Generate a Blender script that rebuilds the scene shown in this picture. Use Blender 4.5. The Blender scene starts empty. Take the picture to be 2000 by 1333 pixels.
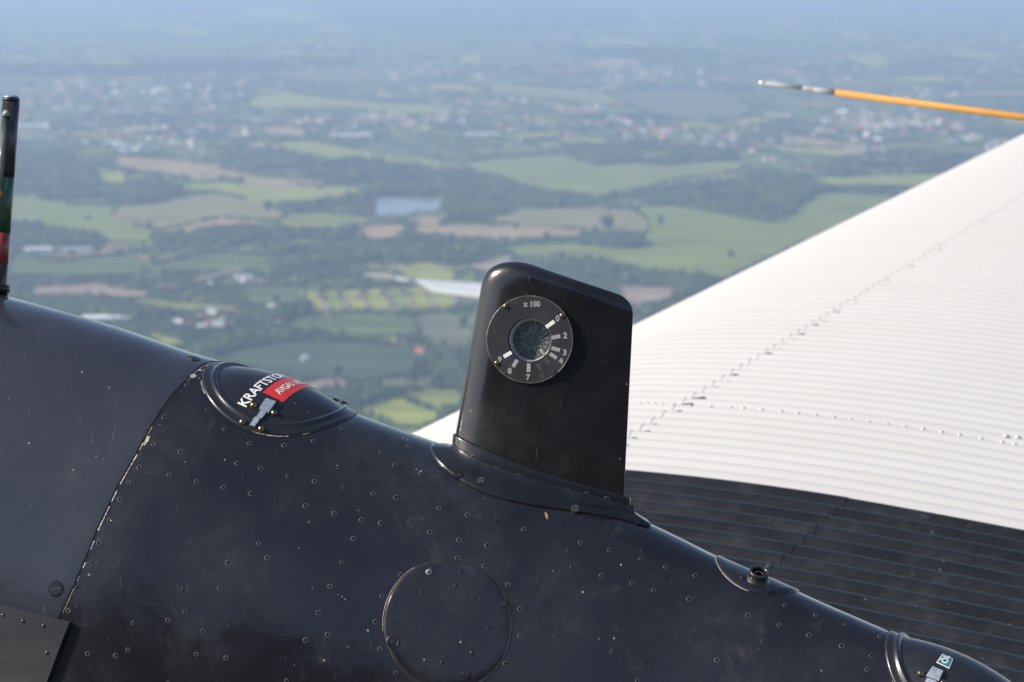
import bpy, bmesh, math, random
import numpy as np
from mathutils import Vector, Matrix

rnd = random.Random(7)
nr = np.random.RandomState(11)
S = bpy.context.scene

# ------------------------------------------------------------------ camera
ALT = 600.0
PITCH = math.radians(9.1)
CAM = np.array([0.0, 0.0, ALT])
RIGHT = np.array([1.0, 0, 0])
FWD = np.array([0, math.cos(PITCH), -math.sin(PITCH)])
UPV = np.array([0, math.sin(PITCH), math.cos(PITCH)])
LENS, SENSOR = 55.0, 22.38
FPX = LENS / SENSOR * 2000.0
cam = bpy.data.cameras.new('camera')
cam.lens = LENS; cam.sensor_width = SENSOR
cam.clip_start = 0.05; cam.clip_end = 300000
cam.dof.use_dof = True; cam.dof.focus_distance = 2.98; cam.dof.aperture_fstop = 6.8
co = bpy.data.objects.new('camera', cam)
S.collection.objects.link(co)
co.location = CAM; co.rotation_euler = (math.pi/2 - PITCH, 0, 0)
S.camera = co

# ------------------------------------------------------------------ sky, sun
SUN_CAM = np.array([-0.79, 0.49, -0.22])          # towards the sun, in camera axes (right, up, forward)
sd = SUN_CAM[0]*RIGHT + SUN_CAM[1]*UPV + SUN_CAM[2]*FWD
sd /= np.linalg.norm(sd)
SUN_EL = math.asin(sd[2]); SUN_AZ = math.atan2(sd[0], sd[1])
w = bpy.data.worlds.new('World'); S.world = w; w.use_nodes = True
nt = w.node_tree; bg = nt.nodes['Background']
sky = nt.nodes.new('ShaderNodeTexSky'); sky.sky_type = 'NISHITA'; sky.sun_disc = False
sky.sun_elevation = SUN_EL; sky.sun_rotation = SUN_AZ
sky.altitude = 600; sky.air_density = 1.0; sky.dust_density = 1.4; sky.ozone_density = 1.0
nt.links.new(sky.outputs[0], bg.inputs[0]); bg.inputs[1].default_value = 0.12
sun = bpy.data.lights.new('sun', 'SUN'); sun.energy = 4.5; sun.angle = math.radians(0.53); sun.color = (1.0, 0.91, 0.78)
so = bpy.data.objects.new('sun', sun); S.collection.objects.link(so)
so.rotation_euler = Vector(sd).to_track_quat('Z', 'Y').to_euler()
S.view_settings.view_transform = 'Standard'; S.view_settings.look = 'None'
S.view_settings.exposure = 0.48; S.view_settings.gamma = 1.0; S.view_settings.use_curve_mapping = False
S.render.engine = 'CYCLES'
cy = S.cycles
cy.use_denoising = True; cy.max_bounces = 8; cy.volume_bounces = 1; cy.diffuse_bounces = 3
cy.glossy_bounces = 4; cy.transmission_bounces = 6; cy.caustics_reflective = False; cy.caustics_refractive = False
cy.sample_clamp_indirect = 6

# ------------------------------------------------------------------ projection helpers
def P(px, py, Z):
    "camera-axes point (metres) seen at photograph position px, py (2000 x 1333) at depth Z"
    return np.array([(px-1000)/FPX*Z, -(py-666.5)/FPX*Z, Z])
def W(c):
    c = np.asarray(c, float)
    return CAM + c[..., 0:1]*RIGHT + c[..., 1:2]*UPV + c[..., 2:3]*FWD
def proj(c):
    c = np.asarray(c, float)
    return np.stack([1000+FPX*c[..., 0]/c[..., 2], 666.5-FPX*c[..., 1]/c[..., 2]], -1)
def G(px, py):
    "point of the ground (z = 0) seen at px, py"
    d = RIGHT*((px-1000)/FPX) + UPV*(-(py-666.5)/FPX) + FWD
    t = ALT/-d[2]
    p = CAM + d*t
    return np.array([p[0], p[1]])
PXM = 3.0/FPX            # one photograph pixel in metres at the nacelle

def nrm(v):
    v = np.asarray(v, float); return v/np.linalg.norm(v)

# ------------------------------------------------------------------ materials
MATS = {}
def mat(name, col, rough=0.5, metal=0.0, noise=0.0, nscale=20.0, bump=0.0, bscale=200.0, coat=0.0,
        bdist=0.001, col2=None, cscale=None, spec=0.5, rvar=0.0, detail=5.0, stretch=None):
    if name in MATS: return MATS[name]
    m = bpy.data.materials.new(name); m.use_nodes = True
    n = m.node_tree.nodes; l = m.node_tree.links; b = n['Principled BSDF']
    b.inputs['Base Color'].default_value = (*col, 1); b.inputs['Roughness'].default_value = rough
    b.inputs['Metallic'].default_value = metal; b.inputs['Coat Weight'].default_value = coat
    b.inputs['Coat Roughness'].default_value = 0.15
    b.inputs['Specular IOR Level'].default_value = spec
    tc = n.new('ShaderNodeTexCoord'); src = tc.outputs['Object']
    if stretch:
        mp = n.new('ShaderNodeMapping'); mp.inputs['Scale'].default_value = stretch
        l.new(src, mp.inputs[0]); src = mp.outputs[0]
    c2 = col2 if col2 else tuple(x*(1-noise) for x in col)
    if noise > 0 or col2:
        t = n.new('ShaderNodeTexNoise'); t.inputs['Scale'].default_value = nscale; t.inputs['Detail'].default_value = detail
        l.new(src, t.inputs['Vector'])
        r = n.new('ShaderNodeValToRGB')
        r.color_ramp.elements[0].position = 0.35; r.color_ramp.elements[1].position = 0.65
        r.color_ramp.elements[0].color = (*c2, 1)
        r.color_ramp.elements[1].color = (*tuple(min(1, x*(1+noise*.6)) for x in col), 1)
        l.new(t.outputs['Fac'], r.inputs[0]); l.new(r.outputs[0], b.inputs['Base Color'])
        if rvar:
            mr = n.new('ShaderNodeMapRange'); mr.inputs[3].default_value = rough-rvar; mr.inputs[4].default_value = rough+rvar
            mr.inputs[1].default_value = .3; mr.inputs[2].default_value = .7
            l.new(t.outputs['Fac'], mr.inputs[0]); l.new(mr.outputs[0], b.inputs['Roughness'])
    if bump > 0:
        t2 = n.new('ShaderNodeTexNoise'); t2.inputs['Scale'].default_value = bscale; t2.inputs['Detail'].default_value = 4
        l.new(src, t2.inputs['Vector'])
        bp = n.new('ShaderNodeBump'); bp.inputs['Strength'].default_value = bump; bp.inputs['Distance'].default_value = bdist
        l.new(t2.outputs['Fac'], bp.inputs['Height']); l.new(bp.outputs[0], b.inputs['Normal'])
    MATS[name] = m
    return m

def black_paint(name, base, scratch=1.0, dirt=1.0, rough=.34, dentd=.0022):
    "glossy aged black aircraft enamel: dents, dust film, fine scratches, specks of lost paint"
    m = bpy.data.materials.new(name); m.use_nodes = True
    n = m.node_tree.nodes; l = m.node_tree.links; b = n['Principled BSDF']
    tc = n.new('ShaderNodeTexCoord'); src = tc.outputs['Object']
    def noise(scale, detail=6, rough_=.6, vec=None, dist=0):
        t = n.new('ShaderNodeTexNoise'); t.inputs['Scale'].default_value = scale
        t.inputs['Detail'].default_value = detail; t.inputs['Roughness'].default_value = rough_
        t.inputs['Distortion'].default_value = dist
        l.new(vec or src, t.inputs['Vector']); return t.outputs['Fac']
    def rng(x, a, b_, c=0, d=1):
        r = n.new('ShaderNodeMapRange'); r.inputs[1].default_value = a; r.inputs[2].default_value = b_
        r.inputs[3].default_value = c; r.inputs[4].default_value = d
        l.new(x, r.inputs[0]); return r.outputs[0]
    def math_(op, x, y):
        r = n.new('ShaderNodeMath'); r.operation = op
        for i, v in enumerate((x, y)):
            if isinstance(v, (int, float)): r.inputs[i].default_value = v
            else: l.new(v, r.inputs[i])
        return r.outputs[0]
    def mix(f, a, c):
        r = n.new('ShaderNodeMix'); r.data_type = 'RGBA'
        l.new(f, r.inputs[0])
        if isinstance(a, tuple): r.inputs[6].default_value = (*a, 1)
        else: l.new(a, r.inputs[6])
        r.inputs[7].default_value = (*c, 1)
        return r.outputs[2]
    big = noise(5.5, 5, .6, dist=.5)
    mid = noise(38, 6, .7)
    # thin vertical streaks and scratches
    mp = n.new('ShaderNodeMapping'); mp.inputs['Scale'].default_value = (420, 60, 26); mp.inputs['Rotation'].default_value = (0, .25, 0)
    l.new(src, mp.inputs[0])
    scr = rng(noise(1.0, 2, .5, mp.outputs[0]), .74, .80)
    scr = math_('MULTIPLY', scr, rng(noise(9, 3), .48, .58))
    # specks
    vo = n.new('ShaderNodeTexVoronoi'); vo.inputs['Scale'].default_value = 42; vo.inputs['Randomness'].default_value = 1
    l.new(src, vo.inputs['Vector'])
    speck = rng(vo.outputs['Distance'], .07, .04)
    speck = math_('MULTIPLY', speck, rng(noise(17, 3), .50, .54))
    film = math_('MULTIPLY', rng(big, .40, .70), rng(mid, .35, .68, .25, 1))
    col = mix(math_('MULTIPLY', film, .55*dirt), base, (.040, .042, .050))
    brown = math_('MULTIPLY', rng(noise(15, 8, .82, dist=.5), .56, .74), .36*dirt)
    col = mix(brown, col, (.085, .072, .062))
    col = mix(math_('MULTIPLY', scr, .35*scratch), col, (.30, .30, .30))
    col = mix(math_('MULTIPLY', speck, .6*scratch), col, (.35, .34, .32))
    l.new(col, b.inputs['Base Color'])
    l.new(rng(math_('ADD', film, brown), 0, 1, rough-.07, rough+.16), b.inputs['Roughness'])
    b.inputs['Coat Weight'].default_value = .3; b.inputs['Coat Roughness'].default_value = .08
    # dents + orange peel
    d1 = math_('ADD', noise(7.0, 2, .4), math_('MULTIPLY', noise(19.0, 2, .5), .35))
    vd = n.new('ShaderNodeTexVoronoi'); vd.feature = 'SMOOTH_F1'; vd.inputs['Scale'].default_value = 16; vd.inputs['Smoothness'].default_value = .8
    l.new(src, vd.inputs['Vector'])
    dv = math_('MULTIPLY', rng(vd.outputs['Distance'], .0, .28), math_('MULTIPLY', rng(noise(4, 2), .46, .66), .16))
    hgt = math_('ADD', d1, dv)
    bp = n.new('ShaderNodeBump'); bp.inputs['Strength'].default_value = .8; bp.inputs['Distance'].default_value = dentd*2
    l.new(hgt, bp.inputs['Height'])
    bp2 = n.new('ShaderNodeBump'); bp2.inputs['Strength'].default_value = .25; bp2.inputs['Distance'].default_value = .00025
    l.new(noise(320, 3), bp2.inputs['Height']); l.new(bp.outputs[0], bp2.inputs['Normal'])
    l.new(bp2.outputs[0], b.inputs['Normal']); l.new(bp2.outputs[0], b.inputs['Coat Normal'])
    return m

M_shell = black_paint('black_enamel', (.0105, .0098, .0135), rough=.18, dentd=.0013, scratch=1.3, dirt=1.1)
M_cowl = black_paint('lit_cowl_enamel', (.031, .033, .046), rough=.16, dentd=.0012, scratch=1.4, dirt=1.1)  # black enamel with the panel's brighter reflection put into its base colour
M_fin = black_paint('fin_enamel', (.0075, .0073, .0085), scratch=1.1, dirt=.6, rough=.19, dentd=.0004)
M_cap = black_paint('cap_enamel', (.014, .014, .018), scratch=.5, dirt=.7, rough=.33, dentd=.0005)
M_plate = black_paint('plate_enamel', (.012, .0125, .017), scratch=.3, dirt=.8, rough=.45, dentd=.0006)
M_trim = mat('dark_trim', (.012, .012, .014), .4, noise=.3, nscale=60)
M_gap = mat('dark_gap', (.004, .004, .004), .8)
M_rivet = mat('rivet_enamel', (.055, .055, .060), .38, noise=.4, nscale=300, col2=(.16, .16, .16))
M_chip = mat('chipped_metal', (.50, .46, .38), .45, metal=.3, noise=.5, nscale=400, bump=.4, bscale=600)
M_brass = mat('aged_brass', (.30, .22, .12), .35, metal=.9, noise=.5, nscale=300, bump=.3, bscale=500)
M_steel = mat('worn_steel', (.42, .45, .52), .42, metal=.55, noise=.25, nscale=250, bump=.2, bscale=600)
M_slot = mat('slot_dark', (.008, .007, .006), .7)
M_white = mat('white_print', (.74, .74, .72), .5, noise=.12, nscale=300)
M_grey = mat('grey_print', (.30, .30, .31), .5, noise=.3, nscale=500)  # duller grey than the white print
M_dim = mat('shaded_print', (.045, .045, .05), .5, noise=.3, nscale=500)  # shading over part of the dial, put into the print colour
M_red = mat('red_decal', (.62, .035, .04), .35, noise=.12, nscale=60)
M_teal = mat('teal_decal', (.03, .16, .22), .35, noise=.2, nscale=80)

# ------------------------------------------------------------------ object helpers
def link(o, parent=None):
    S.collection.objects.link(o)
    if parent is not None: o.parent = parent
    return o
def meshdata(name, V, F, m, smooth=True, quads_np=None):
    me = bpy.data.meshes.new(name)
    if quads_np is not None:
        V = np.asarray(V, np.float32); Q = np.asarray(quads_np, np.int32); k = Q.shape[1]
        me.vertices.add(len(V)); me.vertices.foreach_set('co', V.ravel())
        me.loops.add(Q.size); me.loops.foreach_set('vertex_index', Q.ravel())
        me.polygons.add(len(Q)); me.polygons.foreach_set('loop_start', np.arange(0, Q.size, k, dtype=np.int32))
        me.update(calc_edges=True)
    else:
        me.from_pydata([tuple(map(float, v)) for v in V], [], [tuple(map(int, f)) for f in F])
    if smooth: me.polygons.foreach_set('use_smooth', [True]*len(me.polygons))
    if m: me.materials.append(m)
    me.update()
    return me
ORIG = np.array([0.0, 3.0, 600.0 - 0.48])     # base point of the aeroplane
def part(name, V, F, m, parent, smooth=True, grid=None, label=None, thick=None, loc=None):
    "V in world metres; origin put at the parent's base so that Object texture space is steady"
    off = ORIG if loc is None else np.asarray(loc)
    V = np.asarray(V, float) - off
    me = meshdata(name, V, F, m, smooth, grid)
    o = bpy.data.objects.new(name, me); link(o, parent)
    if parent is not None:
        base = parent.get('_o', None)
        base = np.array(base) if base is not None else ORIG
        o.location = off - base
    o['_o'] = list(map(float, off))
    if label: o['label'] = label
    if thick:
        md = o.modifiers.new('thickness', 'SOLIDIFY'); md.thickness = thick; md.offset = -1
    return o
def gridfaces(nu, nv, closed_v=False, flip=False):
    i = np.arange(nu-1)[:, None]; j = np.arange(nv if closed_v else nv-1)[None, :]
    a = i*nv + j; b = i*nv + (j+1) % nv; c = (i+1)*nv + (j+1) % nv; d = (i+1)*nv + j
    q = np.stack([a, b, c, d], -1).reshape(-1, 4)
    return q[:, ::-1] if flip else q
def thing(name, loc, label=None, cat=None, group=None, kind=None):
    o = bpy.data.objects.new(name, None); link(o); o.location = tuple(loc); o.empty_display_size = .3
    o['_o'] = list(map(float, loc)); tag(o, label, cat, group, kind); return o
def tag(o, label=None, cat=None, group=None, kind=None):
    for k, v in (('label', label), ('category', cat), ('group', group), ('kind', kind)):
        if v: o[k] = v
    return o
def bez(xs, ys, smooth=120):
    xx = np.arange(xs[0], xs[-1]+1.0, 10.0); yy = np.interp(xx, xs, ys)
    k = max(1, int(smooth/10)); ker = np.hanning(2*k+3)[1:-1]; ker /= ker.sum(); pad = len(ker)//2
    yp = np.concatenate([yy[0]-(yy[1]-yy[0])*np.arange(pad, 0, -1), yy, yy[-1]+(yy[-1]-yy[-2])*np.arange(1, pad+1)])
    return xx, np.convolve(yp, ker, 'valid')

# ================================================================== LAND
def land_mat():
    m = bpy.data.materials.new('patchwork_land'); m.use_nodes = True
    n = m.node_tree.nodes; l = m.node_tree.links; b = n['Principled BSDF']; b.inputs['Roughness'].default_value = .95
    b.inputs['Specular IOR Level'].default_value = .1
    tc = n.new('ShaderNodeTexCoord')
    wn = n.new('ShaderNodeTexNoise'); wn.inputs['Scale'].default_value = .0016; wn.inputs['Detail'].default_value = 3
    l.new(tc.outputs['Object'], wn.inputs['Vector'])
    ad = n.new('ShaderNodeVectorMath'); ad.operation = 'MULTIPLY_ADD'; ad.inputs[1].default_value = (420, 420, 0)
    l.new(wn.outputs['Color'], ad.inputs[0]); l.new(tc.outputs['Object'], ad.inputs[2])
    mp = n.new('ShaderNodeMapping'); mp.inputs['Scale'].default_value = (.0046, .0068, 1); mp.inputs['Rotation'].default_value = (0, 0, .35)
    l.new(ad.outputs[0], mp.inputs[0])
    vo = n.new('ShaderNodeTexVoronoi'); vo.inputs['Scale'].default_value = 1.0; vo.voronoi_dimensions = '2D'
    l.new(mp.outputs[0], vo.inputs['Vector'])
    cr = n.new('ShaderNodeValToRGB'); cr.color_ramp.interpolation = 'CONSTANT'
    els = [(0, (.11, .15, .045)), (.16, (.17, .20, .06)), (.32, (.13, .175, .05)), (.46, (.06, .085, .035)),
           (.56, (.21, .20, .09)), (.68, (.145, .20, .05)), (.82, (.32, .25, .14)), (.91, (.09, .12, .045))]
    while len(cr.color_ramp.elements) < len(els): cr.color_ramp.elements.new(.5)
    for e, (p, c) in zip(cr.color_ramp.elements, els): e.position = p; e.color = (*c, 1)
    sp = n.new('ShaderNodeSeparateColor'); l.new(vo.outputs['Color'], sp.inputs[0]); l.new(sp.outputs[0], cr.inputs[0])
    n2 = n.new('ShaderNodeTexNoise'); n2.inputs['Scale'].default_value = .02; n2.inputs['Detail'].default_value = 6; n2.inputs['Roughness'].default_value = .7
    l.new(tc.outputs['Object'], n2.inputs['Vector'])
    r2 = n.new('ShaderNodeMapRange'); r2.inputs[1].default_value = .50; r2.inputs[2].default_value = .57
    l.new(n2.outputs['Fac'], r2.inputs[0])
    mx = n.new('ShaderNodeMix'); mx.data_type = 'RGBA'; l.new(r2.outputs[0], mx.inputs[0])
    l.new(cr.outputs[0], mx.inputs[6]); mx.inputs[7].default_value = (.028, .042, .020, 1)
    l.new(mx.outputs[2], b.inputs['Base Color'])
    return m
def field_mat(name, col, var=.25):
    m = mat(name, col, .95, noise=var*1.3, nscale=.012, spec=.1, stretch=(.35, 1.2, 1), detail=7)
    return m
LANDM = land_mat()
R0 = 70000.0
gv = [(-R0, -6000, 0), (R0, -6000, 0), (R0, R0, 0), (-R0, R0, 0)]
me = meshdata('ground', gv, [(0, 1, 2, 3)], LANDM, False)
tag(link(bpy.data.objects.new('ground', me)), kind='structure')
FC = {
 'g': field_mat('meadow_green', (.195, .225, .050)), 'l': field_mat('fresh_green', (.275, .295, .062)),
 'o': field_mat('olive_field', (.24, .215, .085)), 't': field_mat('stubble_tan', (.36, .26, .14)),
 'p': field_mat('bare_soil', (.32, .235, .18)), 'd': field_mat('dark_crop', (.055, .085, .042)),
 'e': field_mat('grey_green_crop', (.145, .15, .09)), 'm': field_mat('orchard_green', (.10, .135, .042), .4)}
FIELDS = [
 ('g', [(22,388),(60,386),(130,401),(225,404),(215,425),(255,440),(300,451),(296,472),(200,470),(120,449),(22,442)]),
 ('o', [(215,425),(232,404),(330,394),(430,375),(520,400),(562,420),(540,436),(440,428),(380,440),(310,451),(255,440)]),
 ('t', [(303,452),(380,436),(430,427),(500,432),(548,446),(500,450),(430,446),(380,452),(330,459)]),
 ('g', [(562,420),(640,418),(725,426),(690,440),(655,456),(570,458),(548,446),(540,436)]),
 ('l', [(340,376),(360,360),(480,355),(560,362),(700,366),(742,362),(700,384),(600,398),(540,400),(480,392),(420,377)]),
 ('t', [(430,330),(500,345),(560,350),(645,356),(620,371),(540,372),(470,358),(425,344)]),
 ('t', [(222,306),(280,309),(372,318),(430,330),(425,344),(340,346),(280,336),(228,324)]),
 ('l', [(188,336),(245,338),(247,365),(205,360)]),
 ('l', [(372,346),(425,348),(470,362),(440,366),(370,362)]),
 ('g', [(896,322),(960,311),(1095,303),(1160,325),(1235,318),(1290,324),(1400,315),(1462,322),(1440,338),(1330,352),(1290,362),(1200,384),(1130,386),(1040,371),(980,350),(930,339)]),
 ('l', [(538,281),(620,278),(700,295),(790,313),(868,316),(852,330),(760,321),(640,311),(560,300)]),
 ('p', [(1285,360),(1340,350),(1440,338),(1464,330),(1450,345),(1380,358),(1310,368)]),
 ('t', [(680,456),(722,441),(785,439),(792,452),(765,470),(712,476),(690,468)]),
 ('t', [(805,444),(880,441),(950,443),(1000,440),(1100,449),(1142,451),(1130,466),(1040,470),(950,466),(850,468),(815,460)]),
 ('o', [(945,432),(1010,412),(1100,406),(1160,411),(1235,412),(1262,428),(1268,452),(1142,451),(1100,446),(1000,440)]),
 ('g', [(1262,428),(1240,408),(1320,404),(1420,420),(1500,436),(1535,430),(1560,398),(1600,378),(1720,383),(1800,390),(1700,450),(1560,480),(1420,548),(1300,541),(1180,522),(1100,507),(1000,497),(965,482),(1100,477),(1185,486),(1250,487),(1252,466),(1268,452)]),
 ('p', [(1205,560),(1320,563),(1312,586),(1250,602),(1216,592)]),
 ('l', [(1580,352),(1700,345),(1860,338),(1800,368),(1700,366),(1620,367)]),
 ('l', [(1490,280),(1560,288),(1650,291),(1710,301),(1640,312),(1530,302)]),
 ('t', [(1510,268),(1600,272),(1700,293),(1660,301),(1600,292),(1540,282)]),
 ('e', [(1190,186),(1290,176),(1400,180),(1440,196),(1472,216),(1440,234),(1320,236),(1240,214)]),
 ('o', [(880,160),(1000,165),(1120,176),(1190,186),(1240,212),(1180,208),(1080,190),(960,181)]),
 ('l', [(1245,238),(1380,240),(1480,230),(1545,238),(1440,250),(1330,249)]),
 ('t', [(1370,240),(1440,236),(1500,240),(1440,248)]),
 ('l', [(480,206),(510,186),(560,181),(620,190),(700,200),(880,209),(884,222),(800,226),(720,216),(560,216)]),
 ('l', [(825,166),(900,160),(962,176),(940,186),(850,181)]),
 ('l', [(888,110),(940,107),(946,124),(902,128)]), ('l', [(826,119),(884,116),(890,128),(840,130)]),
 ('t', [(1138,121),(1180,115),(1255,119),(1244,130),(1150,131)]),
 ('l', [(1128,84),(1190,74),(1284,84),(1262,93),(1150,93)]),
 ('l', [(448,15),(560,19),(624,34),(604,42),(480,26)]), ('l', [(600,50),(690,60),(700,72),(620,66)]),
 ('l', [(172,115),(272,119),(262,131),(182,129)]), ('l', [(0,106),(62,110),(58,119),(0,118)]),
 ('l', [(1640,64),(1705,68),(1690,81),(1642,77)]), ('l', [(1646,107),(1722,106),(1742,126),(1700,134),(1658,122)]),
 ('l', [(1850,94),(1945,105),(1952,121),(1880,117)]), ('l', [(1752,150),(1842,146),(1850,159),(1770,162)]),
 ('p', [(1875,180),(2010,182),(2010,192),(1890,191)]), ('l', [(340,52),(405,56),(410,72),(330,66)]),
 ('o', [(150,48),(260,44),(310,50),(240,56)]), ('l', [(620,186),(560,176),(500,172),(480,178)]),
 ('t', [(498,251),(560,247),(604,258),(590,271),(530,268)]),
 ('l', [(960,268),(1030,262),(1100,258),(1090,270),(1010,276)]), ('l', [(1085,270),(1180,272),(1215,284),(1150,288),(1092,282)]),
 ('g', [(1240,300),(1300,296),(1318,308),(1262,314)]), ('l', [(1950,232),(2010,230),(2010,246),(1960,246)]),
 ('o', [(1720,86),(1800,84),(1830,94),(1760,100)]), ('o', [(1480,40),(1560,36),(1600,50),(1520,56)]),
 # nearer belt
 ('m', [(22,505),(120,512),(250,498),(300,512),(260,540),(120,545),(22,540)]),
 ('p', [(58,562),(180,556),(240,566),(292,571),(280,586),(200,584),(150,583),(62,580)]),
 ('p', [(358,552),(420,535),(482,525),(476,535),(420,548),(382,557)]),
 ('m', [(300,520),(420,495),(540,505),(520,522),(400,535),(330,540)]),
 ('o', [(400,478),(470,490),(520,500),(470,496),(410,488)]),
 ('g', [(240,585),(330,590),(470,600),(450,612),(330,608),(250,600)]),
 ('l', [(262,600),(330,606),(330,616),(280,612)]),
 ('m', [(480,560),(600,565),(590,600),(480,600)]),
 ('l', [(285,650),(340,662),(372,680),(330,680),(300,668)]),
 ('d', [(398,702),(500,676),(600,669),(700,670),(862,690),(842,730),(700,748),(600,738),(500,722)]),
 ('e', [(808,620),(945,618),(925,690),(870,688),(818,652)]),
 ('m', [(560,620),(720,618),(810,625),(815,655),(700,662),(560,655)]),
 ('l', [(706,792),(770,778),(860,812),(832,834),(780,832),(720,806)]),
 ('g', [(785,774),(905,760),(895,792),(856,804)]),
 ('e', [(660,752),(780,740),(860,738),(850,752),(740,765)]),
 ('l', [(764,526),(838,515),(888,536),(880,552),(800,546)]),
 ('p', [(1000,500),(940,515),(890,520),(930,530),(990,530)]),
 ('p', [(560,760),(640,742),(700,750),(640,765)]),
 ('g', [(1900,360),(1800,378),(1760,400),(1850,390)]),
]
FIELDS.append(('e', [(758,541),(806,546),(900,550),(1010,562),(1010,606),(900,596),(840,580),(800,560)]))
for i in range(7):      # allotment strips below the polytunnels
    x = 585+i*42; y = 560-i*1.5
    FIELDS.append(('l' if i % 3 != 1 else 'g', [(x, y+14), (x+30, y+10), (x+52, y+52), (x+20, y+54)]))
    FIELDS.append(('p', [(x+31, y+8), (x+38, y+8), (x+60, y+52), (x+53, y+52)]))
def inpoly(px, py, poly):
    poly = np.asarray(poly, float); x, y = poly[:, 0], poly[:, 1]; inside = np.zeros(px.shape, bool); j = len(x)-1
    for i in range(len(x)):
        c = ((y[i] > py) != (y[j] > py)) & (px < (x[j]-x[i])*(py-y[i])/(y[j]-y[i]+1e-9)+x[i])
        inside ^= c; j = i
    return inside
def sheet(name, pts, z, m, parent=None, kind='structure', wob=1.0):
    q = []
    for a, b in zip(pts, pts[1:]+pts[:1]):
        k = max(1, int(math.dist(a, b)/14))
        for t in range(k):
            f = t/k
            q.append((a[0]+(b[0]-a[0])*f+rnd.uniform(-1, 1)*wob*1.5, a[1]+(b[1]-a[1])*f+rnd.uniform(-1, 1)*wob*.5))
    g = [G(*p) for p in q]; c = np.mean(g, 0)
    bm = bmesh.new(); f = bm.faces.new([bm.verts.new((p[0]-c[0], p[1]-c[1], 0)) for p in g])
    if f.normal.z < 0: f.normal_flip()
    f.normal_update()
    if f.normal.z < 0: f.normal_flip()
    bmesh.ops.triangulate(bm, faces=[f])
    me = bpy.data.meshes.new(name); bm.to_mesh(me); bm.free(); me.materials.append(m)
    o = link(bpy.data.objects.new(name, me), parent); o.location = (c[0], c[1], z)
    return tag(o, kind=kind)
for i, (k, poly) in enumerate(FIELDS):
    sheet('field', poly, .3+.02*i, FC[k])
M_water = mat('pond_water', (.16, .19, .20), .22, spec=.8, bump=.3, bscale=.3, bdist=.2)
POND = [(730,391),(748,387),(790,390),(830,388),(860,390),(868,400),(850,415),(815,414),(790,422),(760,421),(738,425),(724,410)]
sheet('pond', POND, 2.2, M_water, wob=.5)
sheet('pond', [(560,517),(596,516),(600,523),(575,527),(560,524)], 2.2, M_water, wob=.4)

# roads: pale thin lines
M_road = mat('pale_road', (.22, .21, .19), .9, noise=.1, nscale=.05)
def road(pts, wd, z=2.5):
    g = [np.array(G(*p)) for p in pts]; V = []; 
    for i, p in enumerate(g):
        d = g[min(i+1, len(g)-1)]-g[max(i-1, 0)]; d /= np.linalg.norm(d); nn = np.array([-d[1], d[0]])*wd/2
        V += [(*(p+nn), z), (*(p-nn), z)]
    F = [(2*i, 2*i+1, 2*i+3, 2*i+2) for i in range(len(g)-1)]
    tag(link(bpy.data.objects.new('road', meshdata('road', V, F, M_road, False))), kind='structure')
road([(620,748),(700,743),(790,738),(880,735),(960,742)], 7)
road([(250,480),(340,500),(430,486),(560,505),(700,530)], 7)
road([(480,540),(420,552),(330,572),(240,600),(120,596)], 6)
road([(0,330),(120,262),(200,222),(300,190),(420,160),(560,130)], 16)
road([(0,470),(80,455),(140,474),(230,485),(300,482)], 7, 2.55)
road([(1280,70),(1265,40),(1240,10),(1220,-20)], 40)
road([(1830,372),(1700,322),(1640,318),(1540,330),(1460,345)], 8)

# ---------------- woods: many single crowns joined into one mass (beyond counting)
def leafmat(name, col, var=.45, sc=.05):
    return mat(name, col, .9, noise=var, nscale=sc, spec=.15)
M_wood = leafmat('wood_canopy', (.052, .072, .026), .6, .03)
M_crown = leafmat('single_crown', (.040, .062, .024), sc=.3)
M_trunk = mat('bark', (.10, .08, .06), .9)
def ico():
    bm = bmesh.new(); bmesh.ops.create_icosphere(bm, subdivisions=1, radius=1)
    V = np.array([v.co[:] for v in bm.verts]); F = np.array([[v.index for v in f.verts] for f in bm.faces]); bm.free(); return V, F
IV, IF = ico()
def blobs(name, pos, rad, hgt, m, label=None):
    "one mass of crowns: pos Nx2, radius N, height N"
    N = len(pos); k = len(IV)
    ang = nr.rand(N)*6.28; c, s = np.cos(ang)[:, None], np.sin(ang)[:, None]
    x = IV[None, :, 0]*c-IV[None, :, 1]*s; y = IV[None, :, 0]*s+IV[None, :, 1]*c; z = np.repeat(IV[None, :, 2], N, 0)
    j = .68+.55*nr.rand(N, k)
    V = np.stack([pos[:, 0:1]+x*rad[:, None]*j, pos[:, 1:2]+y*rad[:, None]*j, hgt[:, None]*(.55+.5*z*j)], -1).reshape(-1, 3)
    F = (IF[None]+(np.arange(N)*k)[:, None, None]).reshape(-1, 3)
    o = link(bpy.data.objects.new(name, meshdata(name, V, None, m, True, F)))
    return tag(o, kind='stuff', label=label)
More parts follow.
